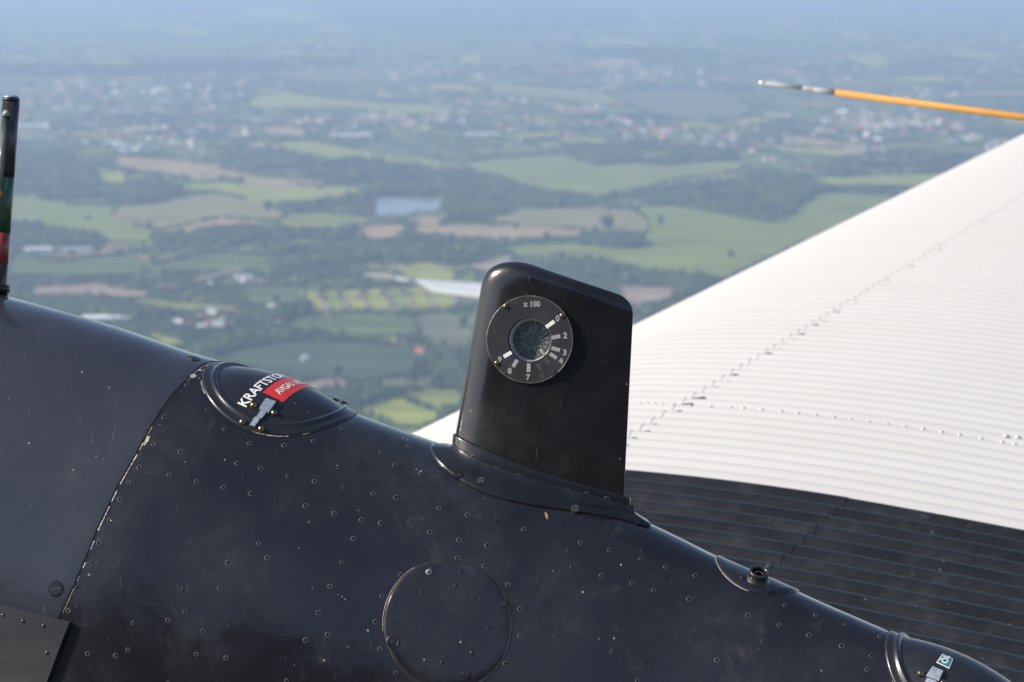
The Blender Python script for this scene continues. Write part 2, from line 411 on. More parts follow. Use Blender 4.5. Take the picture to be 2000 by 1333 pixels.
WOODS = [
 [(22,310),(110,300),(180,330),(190,365),(250,372),(300,345),(340,372),(350,385),(290,402),(130,400),(22,388)],
 [(565,325),(700,318),(760,325),(880,335),(960,362),(1060,378),(1160,392),(1290,372),(1400,360),(1530,365),(1550,395),(1530,432),(1500,436),(1420,412),(1320,403),(1160,405),(1010,408),(940,430),(880,432),(862,398),(870,388),(740,386),(722,400),(728,424),(640,416),(570,418),(620,400),(700,385),(742,362),(650,358),(640,350),(575,345)],
 [(300,461),(400,452),(440,447),(560,457),(640,458),(690,445),(678,470),(560,476),(420,482),(310,478)],
 [(690,482),(800,470),(950,468),(985,482),(945,505),(900,522),(830,516),(760,522),(720,540),(690,520)],
 [(1160,434),(1190,430),(1205,445),(1250,462),(1252,486),(1180,484)],
 [(1100,290),(1200,283),(1300,285),(1425,300),(1440,314),(1320,322),(1240,318),(1160,322)],
 [(1460,345),(1530,340),(1580,350),(1640,370),(1600,378),(1560,400),(1540,430),(1520,440),(1500,420),(1520,370),(1440,362)],
 [(430,290),(560,302),(640,312),(760,322),(700,325),(560,330),(500,335),(440,320)],
 [(22,440),(120,452),(200,472),(180,484),(60,475),(22,470)],
 [(1680,366),(1850,340),(1900,300),(1750,300),(1660,312),(1580,335),(1600,346),(1720,342),(1800,345)],
 [(880,640),(950,650),(925,770),(850,762),(850,735),(868,700)],
 [(640,770),(700,760),(780,770),(760,778),(704,790),(690,800),(650,790)],
 [(500,480),(640,476),(690,490),(690,520),(640,540),(560,545),(540,525),(600,515),(560,505)],
 [(480,600),(560,560),(590,575),(600,612),(560,640),(480,660),(400,680),(380,660),(430,650)],
 [(20,590),(200,590),(330,620),(300,640),(200,622),(80,600)],
 [(560,655),(700,662),(810,658),(815,672),(700,668),(600,668),(500,676),(440,690),(400,700),(380,690),(450,670)],
 [(600,10),(1000,0),(1240,20),(1250,50),(1100,60),(900,66),(700,55)],
 [(1100,92),(1260,95),(1400,100),(1400,116),(1260,118),(1120,112)],
 [(0,130),(200,132),(420,120),(700,118),(700,132),(420,140),(200,150),(0,150)],
 [(1000,500),(1100,508),(1220,530),(1300,545),(1410,550),(1340,580),(1320,562),(1210,555),(1110,530),(1010,520)],
]
fpoly = [p for _, p in FIELDS] + [[(x+(x-795)*.05, y+(8 if y > 405 else -2)) for x, y in POND]]
def sample_poly(poly, n):
    a = np.array(poly, float); lo, hi = a.min(0), a.max(0)
    p = lo+(hi-lo)*nr.rand(n*3, 2); k = inpoly(p[:, 0], p[:, 1], poly); return p[k][:n]
def Gv(p):
    d = RIGHT[None]*((p[:, 0:1]-1000)/FPX) + UPV[None]*(-(p[:, 1:2]-666.5)/FPX) + FWD[None]
    t = ALT/-d[:, 2:3]; q = CAM+d*t; return q[:, :2], t[:, 0]
allp = []
for wd in WOODS:
    a = np.array(wd, float); ext = (a.max(0)-a.min(0)); n = int(ext[0]*ext[1]/9)+60
    allp.append(sample_poly(wd, min(n, 6000)))
p = np.concatenate(allp)
for fp in fpoly:
    p = p[~inpoly(p[:, 0], p[:, 1], fp)]
pos, dist = Gv(p)
hole = np.sin(pos[:, 0]*.013+2.1*np.sin(pos[:, 1]*.009))*np.sin(pos[:, 1]*.011+1.7*np.sin(pos[:, 0]*.008))+nr.randn(len(pos))*.22
kk = hole > .02; pos, dist = pos[kk], dist[kk]; pos += nr.randn(*pos.shape)*6
rad = np.clip(dist*.0011, 3.5, 26)*(.8+.9*nr.rand(len(pos))); hgt = np.clip(9+rad*.7+nr.randn(len(pos))*3, 7, 24)
blobs('woodland', pos, rad, hgt, M_wood, 'dark woods between the fields')
# loose scatter of trees and thickets over the whole country, thinner on open ground
p = np.stack([-500+3000*nr.rand(26000), -90+930*nr.rand(26000)**1.1], -1)
pos, dist = Gv(p)
cl = np.sin(pos[:, 0]*.0041+1.3*np.sin(pos[:, 1]*.0023))+np.sin(pos[:, 1]*.0033+.7*np.sin(pos[:, 0]*.0067))+nr.randn(len(p))*.5
keep = cl > 1.0
for fp in fpoly: keep &= ~inpoly(p[:, 0], p[:, 1], fp)
pos, dist = pos[keep], dist[keep]
rad = np.clip(dist*.0011, 3.5, 40)*(.6+.9*nr.rand(len(pos))); hgt = np.clip(6+rad*.6, 6, 20)
blobs('woodland', pos, rad, hgt, M_wood, 'scattered thickets across the country')
# hedges along field edges
hp = []
for _ in range(2600):
    x = rnd.uniform(-450, 2450); y = -60+900*rnd.random()**.95; g0 = np.array(G(x, y)); D = math.hypot(*g0)
    a = rnd.choice((.25, .25+math.pi/2))+rnd.gauss(0, .25); L = rnd.uniform(80, 420); st = max(7.0, D*.0016)
    for t in range(int(L/st)):
        q = g0+np.array([math.cos(a), math.sin(a)])*t*st
        if rnd.random() < .85: hp.append((None, q[0]+rnd.uniform(-3, 3), q[1]+rnd.uniform(-3, 3)))
free = np.array([(h[1], h[2]) for h in hp]); hp = []
fr3 = np.concatenate([free, np.zeros((len(free), 1))], 1)-CAM; fc = np.stack([fr3@RIGHT, fr3@UPV, fr3@FWD], -1); fpx = proj(fc)
kp = np.ones(len(free), bool)
for fp in fpoly: kp &= ~inpoly(fpx[:, 0], fpx[:, 1], fp)
free = free[kp]; fd = np.hypot(free[:, 0], free[:, 1])
rad = np.clip(fd*.0008, 3, 22)*(.6+.8*nr.rand(len(free))); hgt = np.clip(6+rad*.6, 5, 16)
blobs('hedgerow', free, rad, hgt, M_wood, 'tree lines between the small far fields')
for k, fp in FIELDS[:60]:
    for a, b in zip(fp, fp[1:]+fp[:1]):
        if rnd.random() < .55:
            L = math.dist(a, b); n = int(L/3.0)
            for t in range(n):
                f = (t+rnd.random())/max(n, 1)
                if rnd.random() < .8: hp.append((a[0]+(b[0]-a[0])*f, a[1]+(b[1]-a[1])*f+rnd.uniform(-.6, .6)))
pos, dist = Gv(np.array(hp)); rad = np.clip(dist*.0007, 2.5, 14)*(.6+.8*nr.rand(len(pos))); hgt = np.clip(5+rad*.8, 4, 15)
blobs('hedgerow', pos, rad, hgt, M_wood, 'hedges and tree lines along the field edges')

# ---------------- single trees standing in the fields
def crown_mesh(seed):
    r = np.random.RandomState(seed); V = []; F = []; n = 0
    for i in range(9):
        a = r.rand()*6.28; rr = r.rand()**.6*.55; c = np.array([rr*math.cos(a), rr*math.sin(a), .62+r.rand()*.55-.25*rr])
        s = .34+.2*r.rand()
        V.append(IV*s*(.75+.5*r.rand(len(IV), 1))+c); F.append(IF+n); n += len(IV)
    return meshdata('crown', np.concatenate(V), None, M_crown, True, np.concatenate(F))
CROWNS = [crown_mesh(i) for i in range(4)]
def trunk_mesh():
    V = []; 
    for z, r_ in ((0, .06), (.3, .045), (.6, .03)):
        V += [(r_*math.cos(a*1.047), r_*math.sin(a*1.047), z) for a in range(6)]
    return meshdata('trunk', V, None, M_trunk, True, gridfaces(3, 6, True))
TRUNK = trunk_mesh()
TREES = [(1183,447,20,'tall dark tree standing at the top of the clump in the right-hand meadow'),
 (1290,438,11,'lone round tree in the olive field right of the gauge fin'),
 (1583,392,15,'tall lone tree in the green meadow beside the white wing edge'),
 (1425,503,9,'small lone tree in the lower part of the big green meadow'),
 (292,446,8,'small lone tree at the corner of the olive field on the left'),
 (172,432,8,'small lone tree in the middle of the left green meadow'),
 (522,412,11,'dark tree standing in the olive field left of the pond'),
 (600,409,10,'dark tree just right of the olive field and left of the pond'),
 (1070,472,12,'round tree below the long tan field behind the gauge fin'),
 (1040,478,10,'smaller tree beside the round one below the long tan field'),
 (470,357,10,'dark tree between the tan field and the olive field'),
 (1232,476,13,'rounded tree at the right foot of the meadow clump'),
 (660,735,9,'tree on the near edge of the dark crop field'),
 (735,765,12,'left tree beside the pale road above the bright bottom field'),
 (800,745,12,'right tree beside the pale road above the bright bottom field'),
 (820,730,14,'tree beside the orange-roofed house near the fin'),
 (905,640,12,'dark tree at the edge of the grey-green field left of the fin'),
 (310,460,9,'first tree of the hedge below the left meadow'),
 (280,570,10,'tree at the right end of the bare pink field'),
 (215,395,9,'tree on the hedge over the left meadow'),
 (1010,448,9,'small tree at the middle of the long tan field'),
 (1440,352,9,'tree at the right end of the bare strip')]
def tree(px, py, h, label, group=None):
    g = G(px, py); t = thing('tree', (g[0], g[1], 0), label, 'tree', group)
    for nm, me in (('crown', CROWNS[rnd.randrange(4)]), ('trunk', TRUNK)):
        o = link(bpy.data.objects.new(nm, me), t); o.scale = (h*.8, h*.8, h) if nm == 'crown' else (h, h, h)
    t.rotation_euler = (0, 0, rnd.random()*6)
for x, y, h, lb in TREES: tree(x, y, h*1.25, lb)

# ---------------- buildings
def hmat(name, c): return mat(name, c, .8, noise=.1, nscale=.4)
WALLS = [hmat('render_white', (.62, .60, .56)), hmat('brick_red', (.30, .15, .10)), hmat('render_cream', (.52, .46, .36))]
ROOFS = {'r': hmat('red_tiles', (.42, .13, .07)), 'b': hmat('brown_tiles', (.24, .14, .10)), 'w': hmat('white_sheet_roof', (.80, .80, .78)),
         'g': hmat('grey_roof', (.32, .33, .36)), 'o': hmat('orange_tiles', (.60, .20, .08)), 'c': hmat('cream_roof', (.66, .58, .46)), 's': hmat('blue_grey_roof', (.38, .45, .52))}
M_pane = mat('window_dark', (.03, .035, .04), .2)
BM = {}
def bmesh_parts(roofkey, wallkey, flat):
    k = (roofkey, wallkey, flat)
    if k in BM: return BM[k]
    h = 1.0; rh = .16 if flat else .75
    Vw = [(-.5,-.5,0),(.5,-.5,0),(.5,.5,0),(-.5,.5,0),(-.5,-.5,h),(.5,-.5,h),(.5,.5,h),(-.5,.5,h),(-.5,0,h+rh),(.5,0,h+rh)]
    Fw = [(0,1,5,4),(1,2,6,9,5),(2,3,7,6),(3,0,4,8,7)]
    Vr = []; t = .05
    for zz in (0, t):
        Vr += [(-.54,-.55,h-.03+zz),(.54,-.55,h-.03+zz),(.54,.55,h-.03+zz),(-.54,.55,h-.03+zz),(-.54,0,h+rh+.02+zz),(.54,0,h+rh+.02+zz)]
    Fr = [(0,4,5,1),(3,2,5,4),(6,7,11,10),(9,10,11,8),(0,1,7,6),(2,3,9,8),(1,5,11,7),(5,2,8,11),(4,0,6,10),(3,4,10,9)]
    Vp = []; Fp = []
    for i in range(4):
        x = -.36+.24*i
        for y in (-.503, .503):
            b = len(Vp); Vp += [(x-.05, y, .35), (x+.05, y, .35), (x+.05, y, .7), (x-.05, y, .7)]; Fp.append((b, b+1, b+2, b+3))
    BM[k] = (meshdata('wall', Vw, Fw, WALLS[wallkey], False), meshdata('roof', Vr, Fr, ROOFS[roofkey], False), meshdata('window', Vp, Fp, M_pane, False))
    return BM[k]
def building(name, cat, px, py, wpx, roof, wall, flat, label, group=None, ratio=.5, h=6., rot=None, small=False, dep=None):
    g = G(px, py); D = math.hypot(g[0], math.hypot(g[1], ALT)); L = wpx/FPX*D
    t = thing(name, (g[0], g[1], 0), label, cat, group)
    if rot is None: rot = rnd.uniform(-.35, .35)
    t.rotation_euler = (0, 0, rot-math.atan2(g[0], g[1]))
    meshes = bmesh_parts(roof, wall, flat)
    for nm, me in zip(('wall', 'roof', 'window'), meshes):
        if nm == 'window': continue
        o = link(bpy.data.objects.new(nm, me), t); o.scale = (L, dep or L*ratio, h)
    return t
HALLS = [
 (688,268,74,'w','long white hall between the green strips above the pond'),
 (940,267,62,'w','long white hall beyond the wood, right of centre'),
 (75,494,50,'w','white building beside the striped mast above the bare field'),
 (282,257,72,'c','long pale factory hall in the town on the left'),
 (374,262,26,'w','bright white block in the middle of the left town'),
 (396,250,22,'w','white block just behind the bright one in the left town'),
 (462,270,44,'c','cream hall at the right end of the left town'),
 (514,238,32,'w','white hall beside the small tan field'),
 (455,290,26,'g','grey-white shed below the cream hall'), (500,290,26,'c','cream shed just right of the grey-white shed'),
 (545,308,58,'b','long pinkish-roofed shed at the edge of the strip field'),
 (170,218,26,'w','white block at the left of the town behind the mast'),
 (55,250,75,'w','large white works closest behind the striped mast'), (75,272,60,'g','grey works roof below the large white works'),
 (240,222,40,'g','grey hall at the top left of the town'), (160,245,36,'g','grey hall between the white works and the town'),
 (778,143,28,'c','cream hall far off above the green fields'),
 (1498,41,46,'c','bright cream hall near the top right'), (1528,41,14,'w','small white block beside the bright hall at the top right'),
 (1520,228,48,'c','pale hall below the tip of the orange boom'),
 (1700,249,40,'c','cream hall beneath the orange boom'), (1745,250,20,'w','white block right of the cream hall beneath the boom'),
 (565,103,42,'w','white hall far off at the upper left'), (1374,40,24,'g','grey hall far off near the top'),
 (738,546,44,'c','pinkish farm hall at the left end of the polytunnels'),
 (228,488,36,'o','orange-roofed farm building right of the white building'),
 (150,494,50,'s','blue-grey roofed sheds right of the white building'),
 (1895,272,44,'c','cream hall close above the white wing'), (318,200,22,'w','white block on the far side of the left town'),
 (325,568,34,'b','brown-roofed farmhouse left of the allotments'),
]
for x, y, wd_, r_, lb in HALLS:
    building('industrial_hall', 'hall', x, y, wd_, r_, 0 if r_ in 'wgs' else 2, True, lb, ratio=.45, h=8.5, rot=rnd.uniform(-.12, .12))
HOUSES = [
 (348,635,15,'w',0,'white house at the left of the small hamlet beyond the cowling'), (390,624,13,'o',2,'tall cream house with orange roof at the top of the hamlet'),
 (411,636,18,'o',2,'orange-roofed house in the middle of the hamlet'), (396,645,17,'w',0,'white-roofed house at the front of the hamlet'),
 (440,630,20,'c',2,'cream house at the right end of the hamlet'), (370,641,15,'r',1,'red brick house between the white houses of the hamlet'),
 (820,692,16,'o',2,'orange-roofed house on the right edge of the dark crop field'),
 (595,706,12,'w',0,'small white hut alone in the dark crop field'), (531,605,16,'c',2,'cream house hidden in the trees right of the hamlet'),
 (590,602,12,'c',2,'small cream house just left of the allotments'),
 (1220,262,14,'o',2,'small orange-roofed house at the left of the red-roofed village'), (1275,260,22,'o',1,'large orange roof in the village beyond the meadow'),
 (1290,268,22,'r',1,'bright red roof in the village beyond the meadow'), (835,255,24,'c',1,'cream farmhouse on the far side of the wood'),
 (1640,222,16,'w',0,'white farmhouse below the orange boom'), (450,612,12,'r',1,'red-roofed house behind the hamlet'),
 (700,585,14,'b',1,'brown-roofed hut on the allotments'), (650,640,12,'b',1,'brown-roofed hut below the allotments'),
]
for x, y, wd_, r_, wl, lb in HOUSES: building('house', 'house', x, y, wd_, r_, wl, False, lb, ratio=.65, h=5.)
TOWNS = [(20,200,150,290,34,'houses of the town behind the striped mast','small house in the hazy town behind the striped mast'),
 (200,420,205,300,34,'houses of the left town','small house among the factory halls of the left town'),
 (420,700,120,190,18,'houses beyond the left fields','small hazy house beyond the left fields'),
 (850,1060,195,245,24,'houses behind the wood','small house in the village behind the far wood'),
 (1180,1345,238,262,22,'houses of the red-roofed village','small house in the red-roofed village beyond the meadow'),
 (1640,1920,215,262,30,'houses under the boom','small house in the village under the orange boom'),
 (1400,1640,120,180,16,'far houses left of the boom','tiny far house around the tip of the boom'),
 (1380,1560,255,290,12,'houses by the tan field','small house beside the tan field near the wing'),
 (1050,1300,130,170,18,'far houses above the grey field','tiny hazy house above the grey-green field'),
 (760,900,130,160,10,'far houses above the centre wood','tiny hazy house above the centre fields'),
 (1300,1700,10,60,12,'houses near the top edge','tiny hazy house near the top right'),
 (100,600,20,100,14,'houses at the far upper left','tiny hazy house at the far upper left')]
for x0, x1, y0, y1, n, grp, lb in TOWNS:
    for i in range(n):
        x, y = rnd.uniform(x0, x1), rnd.uniform(y0, y1)
        rk = rnd.choice('rrbbgcwo'); adj = {'r': 'red-roofed', 'b': 'brown-roofed', 'g': 'grey-roofed', 'c': 'cream-roofed', 'w': 'white-roofed', 'o': 'orange-roofed'}[rk]
        building('house', 'house', x, y, rnd.uniform(6, 13), rk, rnd.randrange(3), False, lb.replace(' house ', ' '+adj+' house ', 1), grp+', '+adj, ratio=.7, h=6., small=True)
# beyond the 300 largest: the rest of the far roofs as one mass
HC = [(60,200),(150,170),(330,225),(450,150),(560,110),(150,90),(300,45),(700,150),(820,192),(920,228),(1010,255),(1150,160),(1220,148),(1270,250),(1310,270),(1400,90),(1500,62),(1560,150),(1640,230),(1720,250),(1800,238),(1860,262),(1700,300),(1480,300),(1380,275),(1940,280),(1600,262),(850,145),(640,240),(420,190),(240,180),(100,120),(960,140),(1350,150),(500,255),(350,285),(240,290),(440,40),(640,90),(1100,60),(1270,40),(1380,60),(1640,110),(1780,190),(1900,150),(1950,80),(1180,200),(760,240),(560,290),(90,510),(340,600),(500,640),(640,600),(230,520),(460,560)]
V = []; Fq = []; mi = []; cols = [ROOFS[k] for k in 'rbcwgo']+[WALLS[0]]
for cx, cy_ in HC:
    for _ in range(rnd.randint(6, 15) if cy_ < 330 else 4):
        x, y = rnd.gauss(cx, 42), rnd.gauss(cy_, 9 if cy_ < 330 else 14)
        g = G(x, y); D = math.hypot(*g)
        if any(inpoly(np.array([x]), np.array([y]), fp)[0] for fp in fpoly): continue
        L = rnd.uniform(11, 24)*(1+D/26000); B = L*.55; H = rnd.uniform(4, 7); a = rnd.gauss(0, .5); ca, sa = math.cos(a), math.sin(a); b = len(V)
        for px3, py3, pz in ((-.5,-.5,0),(.5,-.5,0),(.5,.5,0),(-.5,.5,0),(-.5,-.5,H),(.5,-.5,H),(.5,.5,H),(-.5,.5,H),(-.5,0,H*1.8),(.5,0,H*1.8)):
            V.append((g[0]+px3*L*ca-py3*B*sa, g[1]+px3*L*sa+py3*B*ca, pz))
        for f in ((0,1,5,4),(1,2,6,9,5),(2,3,7,6),(3,0,4,8,7)): Fq.append([b+i for i in f]); mi.append(6)
        k = rnd.choice((0, 0, 0, 1, 1, 2, 2, 3, 4, 4, 5, 1))
        for f in ((4,5,9,8),(6,7,8,9)): Fq.append([b+i for i in f]); mi.append(k)
me = bpy.data.meshes.new('house'); me.from_pydata(V, [], Fq)
for c in cols: me.materials.append(c)
me.polygons.foreach_set('material_index', mi); me.update()
tag(link(bpy.data.objects.new('house', me)), kind='stuff', label='mass of small far houses and roofs')
# polytunnels
M_poly = mat('tunnel_film', (.50, .51, .50), .4, noise=.06, nscale=.1)
def tunnel(p0, p1, wd_, label):
    a, b = np.array(G(*p0)), np.array(G(*p1)); c = (a+b)/2; d = b-a; L = np.linalg.norm(d); d /= L; nn = np.array([-d[1], d[0]])
    V = []; 
    for i in range(13):
        for k in range(9):
            th = math.pi*k/8; q = d*(L*(i/12-.5))+nn*(-math.cos(th)*wd_/2); V.append((q[0], q[1], math.sin(th)*wd_*.42*(1+.02*(i % 2))))
    t = thing('polytunnel', (c[0], c[1], 0), label, 'polytunnel', 'polytunnels in the market garden')
    o = link(bpy.data.objects.new('tunnel_cover', meshdata('tunnel_cover', V, None, M_poly, True, gridfaces(13, 9))), t)
    ends = []
    for i in (0, 12):
        ends.append(tuple(range(i*9, i*9+9)))
    e = link(bpy.data.objects.new('end_wall', meshdata('end_wall', [(v[0], v[1], v[2]*.99) for v in V], ends, M_poly, False)), t)
tunnel((766,543), (802,553), 12, 'short white polytunnel at the left end of the row')
for i, lb in enumerate(('farthest of the long white polytunnels beside the fin', 'second farthest long white polytunnel beside the fin', 'middle long white polytunnel beside the fin', 'second nearest long white polytunnel beside the fin', 'nearest of the long white polytunnels beside the fin')):
    tunnel((816+i*8, 552+i*4.5), (1010, 566+i*6.0), 15, lb)
building('industrial_hall', 'hall', 215, 628, 100, 'w', 0, True, 'broad white hall just above the black cowling on the left', ratio=.4, h=8, rot=.05)

# ---------------- the air
hz = bpy.data.materials.new('haze_air'); hz.use_nodes = True
hn = hz.node_tree.nodes; hn.remove(hn['Principled BSDF'])
pv = hn.new('ShaderNodeVolumePrincipled'); pv.inputs['Density'].default_value = 9.8e-5
pv.inputs['Color'].default_value = (.545, .71, 1.0, 1); pv.inputs['Anisotropy'].default_value = .15
hz.node_tree.links.new(pv.outputs[0], hn['Material Output'].inputs['Volume'])
R1 = R0+800
bm = bmesh.new()
bmesh.ops.create_cube(bm, size=1)
for v in bm.verts: v.co = Vector((v.co.x*2*R1, (v.co.y+.5)*(R1+6800)-6800, -1 if v.co.z < 0 else ALT+1.6))
me = bpy.data.meshes.new('haze'); bm.to_mesh(me); bm.free(); me.materials.append(hz)
tag(link(bpy.data.objects.new('haze', me)), kind='stuff', label='blue haze filling the air over the whole country')
# ================================================================== AEROPLANE
# ---- skin of the engine nacelle: a lofted section, shoulder then nearly flat side
SX, SY = bez([-1300,-700,-300,0,36,120,210,300,360,480,590,704,834,1000,1231,1344,1426,1528,1590,1672,1742,1877,1951,2300,2900],
             [350,440,515,577,587,610,635,664,688,721,762,811,858,916,1004,1058,1101,1140,1171,1205,1236,1293,1330,1500,1790], 80)
A0 = nrm([.93, -.335, -.30])            # aft along the nacelle, camera axes
def sil(x):
    Z = 3.17-(x-1000)/FPX*3.0*.335
    return P(x, np.interp(x, SX, SY), Z)
NS = np.arange(-1.62, 1.9, .004)
def section(x):
    "positions (camera axes) and normals down the section at station x; s = arc length from the skyline, + towards the camera"
    p0 = sil(x); t = -p0+np.dot(p0, A0)*A0; t = nrm(t); n = np.cross(A0, t); n = n if n[1] > 0 else -n
    Rs = np.interp(x, [-300, 0, 500, 1000, 1400, 2000, 2900], [300, 280, 250, 165, 110, 95, 95])*PXM
    def R(th):
        d = math.degrees(th)
        if d < -20: return float(np.interp(d, [-120, -50, -32, -20], [.30, .34, .9, .9]))
        if d < 0: return float(np.interp(d, [-20, -8], [.9, Rs]))
        k = 2.1 if Rs > .13 else 3.2
        return float(np.interp(d, [0, 52, 64, 72, 84, 100, 112, 125, 190], [Rs, Rs, Rs*1.8, .42, 1.5, 2.2, .5, .34, .34]))
    i0 = int(round(1.62/.004)); N = len(NS); th = np.zeros(N)
    for i in range(i0+1, N): th[i] = th[i-1]+.004/R(th[i-1])
    for i in range(i0-1, -1, -1): th[i] = th[i+1]-.004/R(th[i+1])
    dx = np.cos(th)*.004; dy = -np.sin(th)*.004
    X = np.cumsum(dx); Y = np.cumsum(dy); X -= X[i0]; Y -= Y[i0]
    return p0+X[:, None]*t+Y[:, None]*n, th
GX = np.arange(-1200, 2800, 20.0)
GS = np.stack([section(x)[0] for x in GX])      # [ix, is, 3]
def F(x, s):
    x = np.asarray(x, float); s = np.asarray(s, float)
    fx = np.clip((x-GX[0])/20.0, 0, len(GX)-1.001); fs = np.clip((s-NS[0])/.004, 0, len(NS)-1.001)
    i = fx.astype(int); j = fs.astype(int); a = (fx-i)[..., None]; b = (fs-j)[..., None]
    return GS[i, j]*(1-a)*(1-b)+GS[i+1, j]*a*(1-b)+GS[i, j+1]*(1-a)*b+GS[i+1, j+1]*a*b
def Nn(x, s):
    e = np.asarray(F(np.asarray(x)+20, s)-F(np.asarray(x)-20, s)); g = np.asarray(F(x, np.asarray(s)+.006)-F(x, np.asarray(s)-.006))
    n = np.cross(g, e); n /= np.linalg.norm(n, axis=-1, keepdims=True)+1e-12
    return n
SGN = 1.0
if np.dot(Nn(1000., .3), F(1000., .3)) > 0: SGN = -1.0
def SF(x, s, h=0.0):
    "world point on the nacelle skin raised by h"
    return W(F(x, s)+SGN*Nn(x, s)*np.asarray(h)[..., None])
_sub = slice(int(1.62/.004)-8, int(1.62/.004)+260)
_pj = proj(GS[:, _sub]); _zz = NS[_sub]
def inv(px, py):
    d = (_pj[..., 0]-px)**2+(_pj[..., 1]-py)**2; i, j = np.unravel_index(np.argmin(d), d.shape)
    x, s = GX[i], max(_zz[j], .004); tgt = np.array([px, py], float)
    for _ in range(12):
        p = proj(F(x, s)); e = tgt-p
        J = np.stack([(proj(F(x+4, s))-proj(F(x-4, s)))/8, (proj(F(x, s+.004))-proj(F(x, s-.004)))/.008], -1)
        try: dd = np.linalg.solve(J, e)
        except np.linalg.LinAlgError: break
        x += float(np.clip(dd[0], -30, 30)); s = max(s+float(np.clip(dd[1], -.01, .01)), .0012)
    return float(x), float(s)
def ux(x, s):
    "metres of skin per unit of x"
    return float(np.linalg.norm(F(x+10, s)-F(x-10, s))/20)
air = thing('airplane', ORIG, 'vintage aeroplane with black rivet-dotted engine nacelle, fuel gauge fin and white corrugated wing', 'airplane')
from mathutils.bvhtree import BVHTree
def bvh_of(V, Q): return BVHTree.FromPolygons([tuple(v) for v in V], [tuple(map(int, f)) for f in Q])
def pixray(bvh, px, py):
    d = W(P(px, py, 1.0))-CAM; d = d/np.linalg.norm(d)
    h = bvh.ray_cast(Vector(CAM), Vector(d)); 
    return (np.array(h[0]), np.array(h[1])) if h[0] is not None else (None, None)
def frame(pos, nvec, tan):
    z = nrm(nvec); x = np.asarray(tan, float); x = nrm(x-np.dot(x, z)*z); y = np.cross(z, x)
    M = np.eye(4); M[:3, 0] = x; M[:3, 1] = y; M[:3, 2] = z; M[:3, 3] = np.asarray(pos)-ORIG
    return Matrix(M.tolist())
def lathe(name, prof, m, seg=20, smooth=True, cap=True):
    V = []; 
    for r, h in prof: V += [(r*math.cos(2*math.pi*k/seg), r*math.sin(2*math.pi*k/seg), h) for k in range(seg)]
    F_ = [list(map(int, q)) for q in gridfaces(len(prof), seg, True)]
    F_ = [q[::-1] for q in F_]
    if cap: F_.append(list(range((len(prof)-1)*seg, len(prof)*seg)))
    me = meshdata(name, V, F_, m, smooth); 
    return me
def put(name, me, M, parent, label=None):
    o = link(bpy.data.objects.new(name, me), parent); o.matrix_local = M
    if label: o['label'] = label
    return o
def merge(mats_meshes, name):
    "join (verts, faces, material) pieces in one mesh with several materials"
    V = []; Fc = []; mi = []; ms = []
    for v, f, m in mats_meshes:
        b = len(V); V += [tuple(p) for p in v]; Fc += [[b+i for i in q] for q in f]
        if m not in ms: ms.append(m)
        mi += [ms.index(m)]*len(f)
    me = bpy.data.meshes.new(name); me.from_pydata(V, [], Fc)
    for m in ms: me.materials.append(m)
    me.polygons.foreach_set('material_index', mi); me.polygons.foreach_set('use_smooth', [True]*len(Fc)); me.update()
    return me

# nacelle skin
Gw = W(GS[:, ::3]); nu, nv = Gw.shape[:2]
Vs = Gw.reshape(-1, 3); Qs = gridfaces(nu, nv, True, flip=True)
Vs = np.concatenate([Vs, Gw[0].mean(0)[None], Gw[-1].mean(0)[None]])
caps = [(nu*nv, j, (j+1) % nv) for j in range(nv)]+[(nu*nv+1, (nu-1)*nv+(j+1) % nv, (nu-1)*nv+j) for j in range(nv)]
shell = part('nacelle_skin', Vs, [list(q) for q in Qs]+caps, M_shell, air)
BV = bvh_of(Vs, [list(q) for q in Qs])

# generic patch raised over the skin, bounded by x(t), s(t) closed outline, with a rim
def skin_grid(name, xs_s, h, m, parent, rim=True, label=None, base=0.0):
    "xs_s: array [i, j, 2] of (x, s); h scalar or array; closed edge rim down to base"
    A_ = np.asarray(xs_s, float); n1, n2 = A_.shape[:2]; hh = np.broadcast_to(h, (n1, n2))
    V = SF(A_[..., 0], A_[..., 1], hh).reshape(-1, 3); Q = [list(q) for q in gridfaces(n1, n2, flip=True)]
    if rim:
        loop = [(i, 0) for i in range(n1)]+[(n1-1, j) for j in range(1, n2)]+[(i, n2-1) for i in range(n1-2, -1, -1)]+[(0, j) for j in range(n2-2, 0, -1)]
        top = [i*n2+j for i, j in loop]; b0 = len(V)
        Vb = np.stack([SF(A_[i, j, 0], A_[i, j, 1], base) for i, j in loop])
        V = np.concatenate([V, V[top], Vb]); L = len(loop)
        for k in range(L): Q.append([b0+k, b0+(k+1) % L, b0+L+(k+1) % L, b0+L+k])
    return part(name, V, Q, m, parent, label=label)
def disc_grid(xc, sc, rad, rings, seg, hfun, name, m, parent, start=0.0, label=None):
    k = ux(xc, sc); V = []; 
    rr = rings
    for r in rr:
        for j in range(seg):
            a = 2*math.pi*j/seg; V.append(SF(xc+rad*r*math.cos(a)/k, sc+rad*r*math.sin(a), hfun(r, a)))
    Q = [list(q) for q in gridfaces(len(rr), seg, True)]
    Q.append([j for j in range(seg)][::-1])
    return part(name, np.array(V), Q, m, parent, label=label)

